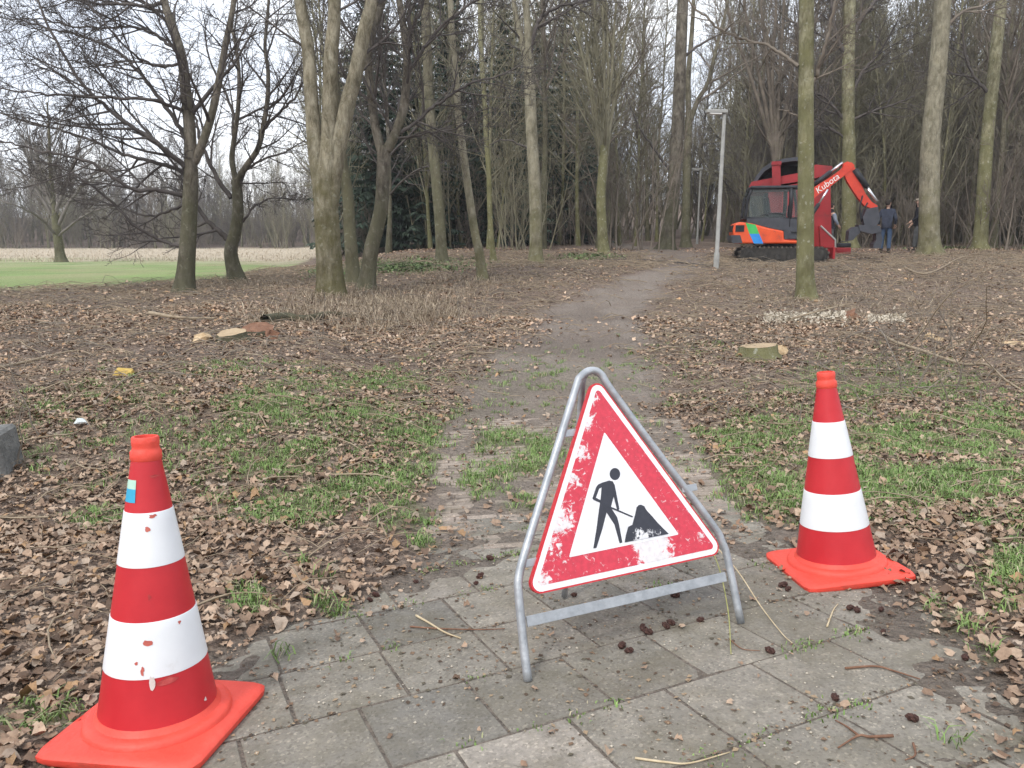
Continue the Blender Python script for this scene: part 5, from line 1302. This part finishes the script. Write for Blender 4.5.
def person(px, D, yaw, label, jacket, trousers, hat, arms, H=1.78, head_yaw=0, sleeves=None, cap=False, stride=.06):
    p = ground_pt(px, D); p[2] = float(gz(p[0], p[1]))
    root = empty('person', p, label, 'person', rot=(0, 0, yaw), scale=H / 1.80)
    # +y = facing, z up
    la, ra = arms
    hip, chest, neck = (0, 0, .96), (0, -.01, 1.30), (0, -.015, 1.50)
    legs = []
    for s, st in ((-1, stride), (1, -stride)):
        legs.append([(s * .10, 0, .90), (s * .115, st * .5 + .02, .50), (s * .12, st, .09), (s * .125, st + .16, .045)])
    sh = [(-.19, -.01, 1.43), (.19, -.01, 1.43)]
    V = [hip, chest, neck, (0, 0, 1.60), (0, .015, 1.70), (0, .005, 1.775)]; E_ = [(0, 1), (1, 2), (2, 3), (3, 4), (4, 5)]; Rr = [(.14, .11), (.15, .10), .058, .075, (.078, .098), .055]
    for L in legs:
        b = len(V); V += L; E_ += [(0, b), (b, b + 1), (b + 1, b + 2), (b + 2, b + 3)]; Rr += [.085, .058, .042, .04]
    for s, A in ((0, la), (1, ra)):
        b = len(V); V += [sh[s], A[0], A[1], tuple(np.array(A[1]) + norm(np.array(A[1]) - np.array(A[0])) * .09)]; E_ += [(1, b), (b, b + 1), (b + 1, b + 2), (b + 2, b + 3)]; Rr += [.058, .044, .032, (.038, .022)]
    skinmesh('body', V, E_, Rr, SKIN, root)
    # fingers, nose and ears
    m = MB()
    for A in (la, ra):
        w = np.array(A[1]); d = norm(w - np.array(A[0])); sd = norm(np.cross(d, [0, 0, 1]) + 1e-3)
        for k in range(4):
            q = w + d * .10 + sd * (k - 1.5) * .019; m.tube([q, q + d * .045, q + d * (.075 + .01 * (k in (1, 2))) + np.array([0, .012, 0])], [.010, .009, .006], 6)
        q = w + d * .05 + sd * .035; m.tube([q, q + sd * .02 + d * .035, q + sd * .022 + d * .06], [.011, .010, .007], 6)
    m.build('hand_fingers', SKIN, root, True)
    hd = np.array([0, .012, 1.69]); cy_, sy_ = math.cos(head_yaw), math.sin(head_yaw)
    def hp(x, y, z): return hd + np.array([x * cy_ - y * sy_, x * sy_ + y * cy_, z])
    m = MB(); m.tube([hp(0, .085, .035), hp(0, .118, -.01), hp(0, .09, -.022)], [.010, .016, .008], 6)
    for s in (-1, 1): m.tube([hp(s * .083, .0, .03), hp(s * .092, -.01, .005), hp(s * .083, 0, -.03)], [.008, .017, .008], 6)
    m.build('nose_and_ears', SKIN, root, True)
    m = MB()
    for s in (-1, 1): m.tube([hp(s * .045, .083, .018), hp(s * .025, .093, .018)], [.007, .007], 6)
    m.tube([hp(-.025, .092, -.05), hp(.025, .092, -.05)], .005, 5); m.build('eyes_and_mouth', HAIRD, root, True)
    # hair / cap
    m = MB(); pr = [(.001, .118)] + [(.096 * math.sin(t), .118 * math.cos(t) if not cap else .118 * math.cos(t)) for t in np.linspace(.25, 2.25 if not cap else 1.75, 10)]
    n0 = 20; V = []
    for r, z in pr:
        for k in range(n0):
            a = 6.283 * k / n0; fr_ = math.sin(a); zz = z + (min(.115, .12 * max(fr_ + .25, 0) * min(1, (.03 - z) / .05)) if z < .03 else 0)
            V.append(hp(r * math.cos(a), r * 1.14 * fr_ - .012, zz + .012))
    m.add(V, [np.array([[i * n0 + k, i * n0 + (k + 1) % n0, (i + 1) * n0 + (k + 1) % n0, (i + 1) * n0 + k] for i in range(len(pr) - 1) for k in range(n0)])])
    if cap: m.add([hp(-.07, .09, .055), hp(.07, .09, .055), hp(.05, .17, .045), hp(-.05, .17, .045), hp(-.07, .09, .065), hp(.07, .09, .065), hp(.05, .17, .055), hp(-.05, .17, .055)], [np.array([[0, 3, 2, 1], [4, 5, 6, 7], [0, 1, 5, 4], [1, 2, 6, 5], [2, 3, 7, 6], [3, 0, 4, 7]])])
    m.build('cap' if cap else 'hair', hat, root, True)
    # clothes
    V = [(0, 0, .86), (0, 0, 1.02), (0, -.01, 1.30), (0, -.01, 1.46), (0, -.02, 1.62)]; E_ = [(0, 1), (1, 2), (2, 3), (3, 4)]; Rr = [(.195, .15), (.185, .145), (.19, .14), (.12, .095), (.105, .105)]
    if sleeves is None:
        for s, A in ((0, la), (1, ra)):
            b = len(V); V += [sh[s], A[0], tuple(np.array(A[1]) * .95 + np.array(A[0]) * .05)]; E_ += [(2, b), (b, b + 1), (b + 1, b + 2)]; Rr += [.088, .066, .052]
    skinmesh('jacket', V, E_, Rr, jacket, root, rootv=1)
    if sleeves is not None:
        for s, A in ((0, la), (1, ra)):
            skinmesh('sleeve', [sh[s], A[0], tuple(np.array(A[1]) * .95 + np.array(A[0]) * .05)], [(0, 1), (1, 2)], [.092, .068, .054], sleeves, root)
    V = [(0, 0, .98), (0, 0, .88)]; E_ = [(0, 1)]; Rr = [(.16, .125), (.16, .125)]
    for L in legs:
        b = len(V); V += [L[0], L[1], (L[2][0], L[2][1], .10)]; E_ += [(1, b), (b, b + 1), (b + 1, b + 2)]; Rr += [.105, .08, .068]
    skinmesh('trousers', V, E_, Rr, trousers, root, rootv=1)
    m = MB()
    for L in legs:
        x, y = L[2][0], L[2][1]; m.box((x, y + .06, .045), (.10, .29, .09), None, .02); m.box((x, y - .02, .11), (.10, .12, .12), None, .025)
    m.build('boots', SHOE, root)
    return root
D2 = 27.6
person(828.5, 28.0, R(-80), 'person in a black jacket with grey sleeves, half hidden beside the red chipper', BLACKJ, GREYT, HAIRD,
       (((-.23, .10, 1.17), (-.16, .30, 1.06)), ((.24, .05, 1.16), (.20, .20, .98))), H=1.66, sleeves=GREYJ, head_yaw=R(10))
person(884.5, 27.6, R(-28), 'person in dark navy jacket and blue jeans seen from behind, beside the excavator grab', NAVY, JEANS, HAIRD,
       (((-.28, -.02, 1.18), (-.27, .14, .98)), ((.27, -.03, 1.17), (.25, .12, .97))), H=1.80, head_yaw=R(-35))
person(915, 28.6, R(70), 'person in a black jacket and light cap, partly behind the pale trunk', BLACKJ, GREYT, CAPL,
       (((-.25, .02, 1.17), (-.20, .22, 1.02)), ((.25, .0, 1.16), (.23, .14, .95))), H=1.84, cap=True, head_yaw=R(10))

# ------------------------------------------------------------------ smaller things on the ground
def stump(name, px, py, r, h, label, cat, bark, cut, tilt=0, seed=0, group=None):
    p = G(px, py); p[2] = float(gz(p[0], p[1])) - .03
    root = empty(name, p, label, cat, group, rot=(R(tilt), 0, .2))
    n = 22; V = []; prof = [(1.35, -.05), (1.18, .05), (1.04, h * .5), (1.0, h - .012), (.97, h)]
    for k_, z in prof:
        for i in range(n):
            a = 6.283 * i / n; rr = r * k_ * (1 + .07 * math.sin(3 * a + seed) + .05 * math.sin(7 * a + seed * 2)); V.append((rr * math.cos(a), rr * math.sin(a), z + (0.02 * math.sin(a + seed) if z > .1 else 0)))
    Q = [[i * n + k, i * n + (k + 1) % n, (i + 1) * n + (k + 1) % n, (i + 1) * n + k] for i in range(len(prof) - 1) for k in range(n)]
    new_mesh('bark', V, [np.array(Q)], bark, root, True)
    T_ = np.array(V[-n:]) + [0, 0, .002]; new_mesh('cut_face', T_, [np.array([list(range(n))])], cut, root)
    return root
m_, nt_, b_ = mat('cut_rings'); tc_ = N(nt_, 'ShaderNodeTexCoord')
w_ = N(nt_, 'ShaderNodeTexWave', wave_type='RINGS', rings_direction='Z', Scale=22, Distortion=3, Detail=3); nt_.links.new(tc_.outputs['Object'], w_.inputs['Vector'])
n_ = N(nt_, 'ShaderNodeTexNoise', Scale=7, Detail=8, Roughness=.7); nt_.links.new(tc_.outputs['Object'], n_.inputs['Vector'])
x_ = N(nt_, 'ShaderNodeMath', operation='MULTIPLY_ADD'); nt_.links.new(w_.outputs['Fac'], x_.inputs[0]); x_.inputs[1].default_value = .3; nt_.links.new(n_.outputs['Fac'], x_.inputs[2])
r_ = ramp(nt_, [(.3, (.20, .14, .085)), (.55, (.37, .27, .16)), (.95, (.52, .41, .27))], x_.outputs[0]); nt_.links.new(r_.outputs[0], b_.inputs['Base Color']); b_.inputs['Roughness'].default_value = .9
CUT_RINGS = m_
stump('tree_stump', 759, 359, .21, .16, 'low mossy stump with a pale cut top beside the path on the right', 'stump', BK_GREEN, CUT_RINGS, -5, 1.0)
stump('tree_stump', 232, 339, .17, .12, 'freshly cut low stump with a cream cut face on the left', 'stump', BK_DARK, CUT_RINGS, 12, 2.0)
stump('tree_stump', 259, 334, .20, .14, 'reddish brown cut stump with a torn top, right of the cream one', 'stump', BK_DARK, RED_WOOD, 18, 3.0)
def chunk(px, py, size, mt, label, name='wood_chunk', cat='wood chunk', group=None, seed=0, lift=.0):
    rs = random.Random(seed); p = G(px, py); p[2] = float(gz(p[0], p[1])) + lift
    m = MB(); m.box((0, 0, size[2] / 2), size, Euler((rs.gauss(0, .2), rs.gauss(0, .2), 0)), min(size) * .18, taper=(.75, .8))
    o = m.build(name, mt); me = o.data
    for v in me.vertices: v.co += Vector((rs.gauss(0, 1), rs.gauss(0, 1), rs.gauss(0, 1))) * min(size) * .10
    o.location = tuple(p); o.rotation_euler = (0, 0, rs.random() * 3); tag(o, label, cat, group); return o
chunk(202, 340, (.20, .14, .08), CUT_WOOD, 'pale flat wood chip lying left of the cream stump', seed=1)
chunk(272, 337, (.22, .16, .09), RED_WOOD, 'orange brown chunk of bark right of the reddish stump', seed=2)
chunk(779, 355, (.16, .10, .12), CUT_WOOD, 'yellow split wood wedge leaning at the mossy stump', seed=3)
chunk(125, 377, (.18, .09, .07), noisemat('yellow_wood', [(.3, (.42, .28, .06)), (.7, (.58, .42, .14))], 9, 4, .8), 'bright yellow splinter of wood among the leaves on the left', seed=4)
chunk(851, 320, (.34, .20, .13), RED_WOOD, 'orange brown cut log end in the strip of white shavings', seed=5)
chunk(936, 339, (.26, .12, .06), CUT_WOOD, 'yellow curved wood splinter on the brushwood right of the shavings', seed=6)
chunk(1012, 347, (.30, .12, .06), CUT_WOOD, 'yellow wood splinter at the right edge of the clearing', seed=7)
chunk(82, 427, (.10, .07, .04), noisemat('paper_scrap', [(.3, (.55, .6, .6)), (.7, (.7, .75, .74))], 9, 4, .8), 'small pale scrap of paper in the leaves on the left verge', 'paper_scrap', 'litter', seed=8)
# white wood shavings: one heap nobody could count
V = []; F4 = []
for i in range(4000):
    if i < 2300: px, py = rnd.uniform(764, 850), 319 + rnd.gauss(0, 1.8)
    elif i < 3700: px, py = rnd.uniform(868, 905), 322 + rnd.gauss(0, 2)
    else: px, py = rnd.uniform(755, 915), 320 + rnd.gauss(0, 5)
    p = G(px, py); s = .013 + .027 * rnd.random() ** 1.5; e = Euler((rnd.gauss(0, .6), rnd.gauss(0, .6), rnd.random() * 6)).to_matrix(); h = rnd.random() * .07 if i < 3700 else .02
    b = len(V); z = float(gz(p[0], p[1]))
    for x, y in ((-1, -.5), (1, -.5), (1, .5), (-1, .5)):
        q = e @ Vector((x * s, y * s, 0)); V.append((p[0] + q[0], p[1] + q[1], z + h + q[2]))
    F4.append([b, b + 1, b + 2, b + 3])
o = new_mesh('wood_shavings', V, [np.array(F4)], PALE_WOOD); tag(o, 'strip of white wood shavings lying on the cleared ground at the right', 'wood shavings', kind='stuff')
# concrete block cut by the left edge
p = G(0, 481); m = MB(); m.box((0, 0, .12), (.34, .26, .30), Euler((R(3), R(-4), R(8))), .018); o = m.build('concrete_block', STONE); o.location = (p[0] - .175, p[1] + .12, float(gz(p[0], p[1])) - .02)
tag(o, 'weathered grey concrete block at the left edge of the verge', 'concrete block')
# branches lying on the ground
def branch(pts, r, label, mt, hs=None, name='fallen_branch', kids=5, seed=0, group=None):
    rs = random.Random(seed); W = []
    for i, (px, py) in enumerate(pts):
        q = G(px, py); q[2] = float(gz(q[0], q[1])) + r + (hs[i] if hs else .01); W.append(q)
    W = np.array(W); o0 = W[0].copy(); S = smooth_line(W - o0, 5); store = [[(S, np.linspace(r, r * .35, len(S)))], [], []]
    P = dict(n=[0, kids, 2], seg=[5, 5, 3], wan=[.1, .15, .2], up=[0, .02, 0], tip=.3, rmin=.002, start=[.2, .15, .2], ang=[40, 40, 40], lr=[.3, .35, .4])
    if kids: spawn(store, S, store[0][0][1], np.linalg.norm(np.diff(S, axis=0), axis=1).sum(), 1, P, rs, kids)
    V, Q = emit(store, [7, 5, 4]); o = new_mesh(name, V, [Q], mt, None, True); o.location = tuple(o0); return tag(o, label, 'branch', group)
branch([(-6, 373), (30, 364), (75, 352), (95, 360)], .018, 'long pale bare branch lying at the left edge of the verge', TWIG_PALE, None, kids=4, seed=1)
branch([(880, 336), (893, 352), (925, 362), (960, 372), (985, 377), (1005, 390), (1024, 397)], .022, 'long pale crooked branch across the brushwood on the right', TWIG_PALE, [.05, .12, .1, .08, .1, .05, .02], kids=8, seed=2)
branch([(846, 339), (875, 342), (890, 362), (905, 388)], .012, 'thin forked branch on the brushwood just left of the crooked one', TW_BROWN, [.02, .2, .15, .05], kids=10, seed=3)
branch([(895, 262), (915, 277), (935, 276), (960, 264), (975, 262)], .028, 'curved pale branch lying below the tall pale trunk', TWIG_PALE, [.02, .08, .1, .2, .1], kids=0, seed=4)
branch([(790, 322), (820, 318), (850, 312)], .02, 'straight grey branch lying along the white shavings', TWIG_PALE, [.05, .1, .12], kids=4, seed=5)
branch([(150, 320), (180, 322), (215, 323)], .03, 'thick pale limb lying in front of the dark sweeping tree', TWIG_PALE, [.05, .06, .04], kids=3, seed=6)
branch([(715, 268), (690, 266), (640, 262), (605, 262)], .028, 'dark limb lying across the far bend of the path edge', TW_DARK, [.02, .05, .05, .05], kids=3, seed=7)
branch([(265, 326), (285, 322), (305, 323), (330, 319), (356, 319)], .075, 'dark rotten log at the foot of the thick three stemmed trunk', BK_DARK, [-.01, .0, -.02, .0, -.03], kids=0, seed=8)
# upright dry stems with a few twigs
for k, (x, y, h, lean) in enumerate([(322, 375, .75, .02), (797, 430, .52, .05), (820, 420, .62, .08), (22, 470, .5, .03), (40, 440, .6, -.1), (900, 395, .7, -.05), (870, 385, .6, .1), (945, 320, .9, .05), (770, 300, .6, .05), (985, 385, .5, .1)] + [(rnd.uniform(850, 1015), rnd.uniform(325, 405), rnd.uniform(.3, .75), rnd.uniform(-.25, .25)) for _ in range(26)] + [(rnd.uniform(330, 470), rnd.uniform(290, 345), rnd.uniform(.3, .7), rnd.uniform(-.2, .2)) for _ in range(10)]):
    q = G(x, y); q[2] = float(gz(q[0], q[1])); rs = random.Random(50 + k)
    S = np.array([[lean * t * 3 * h + rs.gauss(0, .012), rs.gauss(0, .012), h * t] for t in np.linspace(0, 1, 7)]); store = [[(S, np.linspace(.006, .0022, 7))], [], []]
    P = dict(n=[0, 5, 2], seg=[5, 4, 3], wan=[.1, .12, .2], up=[0, .1, 0], tip=.4, rmin=.0015, start=[.2, .3, .2], ang=[40, 35, 40], lr=[.3, .3, .4]); spawn(store, S, store[0][0][1], h, 1, P, rs, 5)
    V, Q = emit(store, [5, 4, 3]); o = new_mesh('dry_stem', V, [Q], TW_BROWN, None, True); o.location = tuple(q); tag(o, 'thin upright dry brown stem standing in the leaf litter', 'plant stem', 'dry upright stems')
# alder cones and twigs on the slabs
AC = [(675, 597), (680, 593), (643, 630), (648, 634), (666, 628), (671, 625), (622, 648), (629, 653), (783, 587), (788, 591), (850, 610), (857, 612), (881, 612), (883, 634), (770, 653), (835, 700), (912, 721), (574, 597), (480, 578), (476, 585), (416, 584), (370, 602), (376, 597), (490, 560), (965, 660), (700, 622)]
def conelet(name):
    m = MB(); V = []; n = 8; pr = [(.001, -.012), (.006, -.010), (.008, -.004), (.0085, .002), (.0065, .008), (.003, .012), (.0005, .014)]
    for i, (r, z) in enumerate(pr):
        for k in range(n): V.append(((r * (1.25 if (k + i) % 2 else .8)) * math.cos(6.283 * k / n), (r * (1.25 if (k + i) % 2 else .8)) * math.sin(6.283 * k / n), z))
    m.add(V, [np.array([[i * n + k, i * n + (k + 1) % n, (i + 1) * n + (k + 1) % n, (i + 1) * n + k] for i in range(len(pr) - 1) for k in range(n)])])
    return m.build(name, noisemat('alder_cone', [(.3, (.03, .014, .012)), (.7, (.09, .045, .035))], 200, 3, .85))
c0 = conelet('alder_cone')
for i, (x, y) in enumerate(AC):
    o = c0 if i == 0 else c0.copy()
    if i: C.objects.link(o)
    q = G(x, y); o.location = (q[0], q[1], top(q[0], q[1]) + .009); o.rotation_euler = (R(90) + rnd.gauss(0, .3), 0, rnd.random() * 6); s = (.55 + .4 * rnd.random()) * (1 + .12 * q[1]); o.scale = (s, s, s * 1.2)
    tag(o, 'small dark alder cone lying on the paving slabs', 'alder cone', 'alder cones on the paving')
def pavetwig(pts, r, label, mt, hs=None, group=None, name='twig'):
    W = []
    for i, (x, y) in enumerate(pts):
        q = G(x, y); q[2] = top(q[0], q[1]) + r + (hs[i] if hs else .002); W.append(q)
    W = np.array(W); o0 = W[0].copy(); S = smooth_line(W - o0, 5); m = MB(); m.tube(S, np.linspace(r, r * .5, len(S)), 6); o = m.build(name, mt, None, True); o.location = tuple(o0); return tag(o, label, 'twig', group)
STRAW = noisemat('straw_twig', [(.3, (.42, .33, .20)), (.7, (.6, .5, .34))], 30, 4, .8)
BROWNT = noisemat('brown_twig', [(.3, (.13, .065, .04)), (.7, (.25, .14, .09))], 30, 4, .85)
GREENT = noisemat('green_stem', [(.3, (.26, .27, .09)), (.7, (.40, .38, .16))], 30, 4, .8)
pavetwig([(416, 617), (430, 625), (445, 634), (461, 640)], .004, 'pale straw coloured split twig on the slabs left of the sign', STRAW)
pavetwig([(410, 628), (440, 630), (480, 631), (505, 630)], .003, 'thin reddish brown twig crossing the pale split twig', BROWNT)
pavetwig([(893, 738), (870, 739), (858, 738), (838, 750)], .004, 'bent forked twig on the front right slabs', BROWNT)
pavetwig([(858, 737), (846, 728), (835, 722)], .003, 'short brown twig touching the bent forked twig', BROWNT)
pavetwig([(635, 760), (665, 764), (690, 765), (730, 754)], .003, 'long straw twig at the front edge of the slabs', STRAW)
pavetwig([(845, 670), (875, 668), (895, 673), (920, 681)], .0035, 'dark twig with a peeled end at the right slab edge', BROWNT)
pavetwig([(827, 628), (833, 612), (838, 605)], .003, 'small straw twig just below the right cone', STRAW)
pavetwig([(913, 745), (915, 757), (905, 762)], .003, 'crooked light brown twig at the bottom right slab', BROWNT)
pavetwig([(700, 560), (716, 590), (727, 622), (731, 655)], .003, 'green bent stem hanging from the lower right corner of the sign down to the slabs', GREENT, [.11, .10, .045, .0])
pavetwig([(706, 562), (735, 588), (760, 612), (782, 636), (792, 645)], .0028, 'long straw stem running from the sign past its right foot', STRAW, [.10, .07, .02, .005, .004])
pavetwig([(729, 640), (742, 650), (760, 652)], .0022, 'red brown side shoot at the foot of the green bent stem', BROWNT)
# pale grit between the slabs
GRIT = noisemat('pale_grit', [(.3, (.40, .35, .28)), (.7, (.62, .56, .46))], 60, 3, .9)
V = []; F3 = []; X, Y = sample_view(1500, 1.15, 3.1, 1.05); k = sdf(SLAB_POLY, X, Y) < -.02
for x, y in zip(X[k], Y[k]):
    if vnoise(x * 4, y * 4, 3) < .45 : continue
    s = .0015 + .0035 * rnd.random() ** 2; z = float(terr(x, y)) + .003; b = len(V)
    for d in ((1, 0, 0), (-1, 0, 0), (0, 1, 0), (0, -1, 0), (0, 0, .7), (0, 0, -.7)): V.append((x + d[0] * s * rnd.uniform(.6, 1.5), y + d[1] * s * rnd.uniform(.6, 1.5), z + d[2] * s))
    F3 += [[b, b + 2, b + 4], [b + 2, b + 1, b + 4], [b + 1, b + 3, b + 4], [b + 3, b, b + 4], [b + 2, b, b + 5], [b + 1, b + 2, b + 5], [b + 3, b + 1, b + 5], [b, b + 3, b + 5]]
o = new_mesh('grit', V, [np.array(F3)], GRIT, None, True); tag(o, 'pale grit and crumbs scattered over the paving slabs', 'grit', kind='stuff')

# ------------------------------------------------------------------ sky, sun, camera
w = bpy.data.worlds.new('World'); scene.world = w; w.use_nodes = True; nt = w.node_tree
bg = nt.nodes['Background']; bg.inputs['Strength'].default_value = .1
sky = N(nt, 'ShaderNodeTexSky'); sky.sky_type = 'NISHITA'; sky.sun_disc = False; sky.sun_elevation = R(46); sky.sun_rotation = R(-150); sky.air_density = 1; sky.dust_density = 2; sky.ozone_density = 1
tc = N(nt, 'ShaderNodeTexCoord')
mp = N(nt, 'ShaderNodeMapping'); mp.inputs['Scale'].default_value = (1, 1, 2.6); nt.links.new(tc.outputs['Generated'], mp.inputs[0])
n = N(nt, 'ShaderNodeTexNoise', Scale=2.6, Detail=7, Roughness=.55, Distortion=.3); nt.links.new(mp.outputs[0], n.inputs['Vector'])
cl = ramp(nt, [(.32, (6.6, 7.2, 8.5)), (.5, (9.0, 9.5, 10.4)), (.64, (11.6, 11.7, 11.9))], n.outputs['Fac'])
mx = N(nt, 'ShaderNodeMix', data_type='RGBA'); mx.inputs[0].default_value = .88
nt.links.new(sky.outputs[0], mx.inputs[6]); nt.links.new(cl.outputs[0], mx.inputs[7]); nt.links.new(mx.outputs[2], bg.inputs['Color'])
sl = bpy.data.lights.new('sun', 'SUN'); sl.energy = 1.5; sl.angle = R(13); sl.color = (1, .96, .9)
so = bpy.data.objects.new('sun', sl); C.objects.link(so)
# light comes from behind the camera, high and a little to the left
sd = Vector((math.sin(R(-150)) * math.cos(R(46)), math.cos(R(-150)) * math.cos(R(46)), math.sin(R(46))))
so.rotation_euler = sd.to_track_quat('Z', 'Y').to_euler(); so.location = (0, -5, 20)

cam = bpy.data.cameras.new('camera'); co = bpy.data.objects.new('camera', cam); C.objects.link(co); scene.camera = co
cam.sensor_width = 36; cam.lens = F / 1024 * 36; cam.clip_start = .05; cam.clip_end = 2000
co.rotation_euler = (math.pi / 2 - TH, 0, 0); co.location = (0, 0, 0)
scene.view_settings.view_transform = 'Standard'; scene.view_settings.look = 'None'; scene.view_settings.gamma = 1; scene.view_settings.exposure = .62
scene.cycles.use_denoising = True; scene.cycles.max_bounces = 5; scene.cycles.diffuse_bounces = 3; scene.cycles.transparent_max_bounces = 12
scene.cycles.use_adaptive_sampling = True; scene.cycles.adaptive_threshold = .02

X, Y = sample_view(9000, 1.15, 3.6, 1.05); sdv = pave_sd(X, Y); kk = (sdv < .02) & (fbm(X, Y, 3.5, 55, 4) > .47); X, Y = X[kk], Y[kk]; ja = rng.random(9000) * 5 - 2.5; jr = rng.integers(-5, 6, 9000); jo = jr * .303 + rng.normal(0, .010, 9000)
jx = -.1319 + ja * math.cos(.4434) - jo * math.sin(.4434); jy = 2.0076 + ja * math.sin(.4434) + jo * math.cos(.4434); k = (sdf(SLAB_POLY, jx, jy) < .05) & (fbm(jx, jy, 3, 87, 4) > .46)
X = np.concatenate([X, jx[k]]); Y = np.concatenate([Y, jy[k]]); n = len(X)
sz = .002 + .009 * rng.random(n) ** 3; a = rng.random(n) * 6.283; el = .35 + .5 * rng.random(n)
c, sn = np.cos(a), np.sin(a); Z = np.maximum(gz(X, Y), terr(X, Y)) + .002
q = [(1, 0, .0), (0, 1, .3), (-1, 0, .1), (0, -1, .4)]
V = np.stack([np.stack([X + sz * (x * c - y * el * sn), Y + sz * (x * sn + y * el * c), Z + sz * z * rng.random(n)], 1) for x, y, z in q], 1)
cc = np.array([[.09, .06, .04], [.17, .11, .07], [.30, .22, .14], [.10, .085, .06]])[rng.choice(4, n)]
o = new_mesh('leaf_crumbs', V.reshape(-1, 3), [(np.arange(n) * 4)[:, None] + np.array([[0, 1, 2, 3]])], LEAF, None, False, np.repeat(cc, 4, 0)); tag(o, 'small brown crumbs of leaves and bark scattered over the paving slabs', 'crumbs', kind='stuff')
# thin winter air
hz, nt, b = mat('haze'); nt.nodes.remove(b); v = N(nt, 'ShaderNodeVolumePrincipled', Density=.0007); v.inputs['Color'].default_value = (.93, .95, 1, 1); nt.links.new(v.outputs[0], nt.nodes['Material Output'].inputs['Volume'])
m = MB(); m.box((0, 145, 16), (560, 410, 46)); o = m.build('haze', hz); o['kind'] = 'stuff'; tag(o, 'thin pale winter haze between the trees', 'haze')
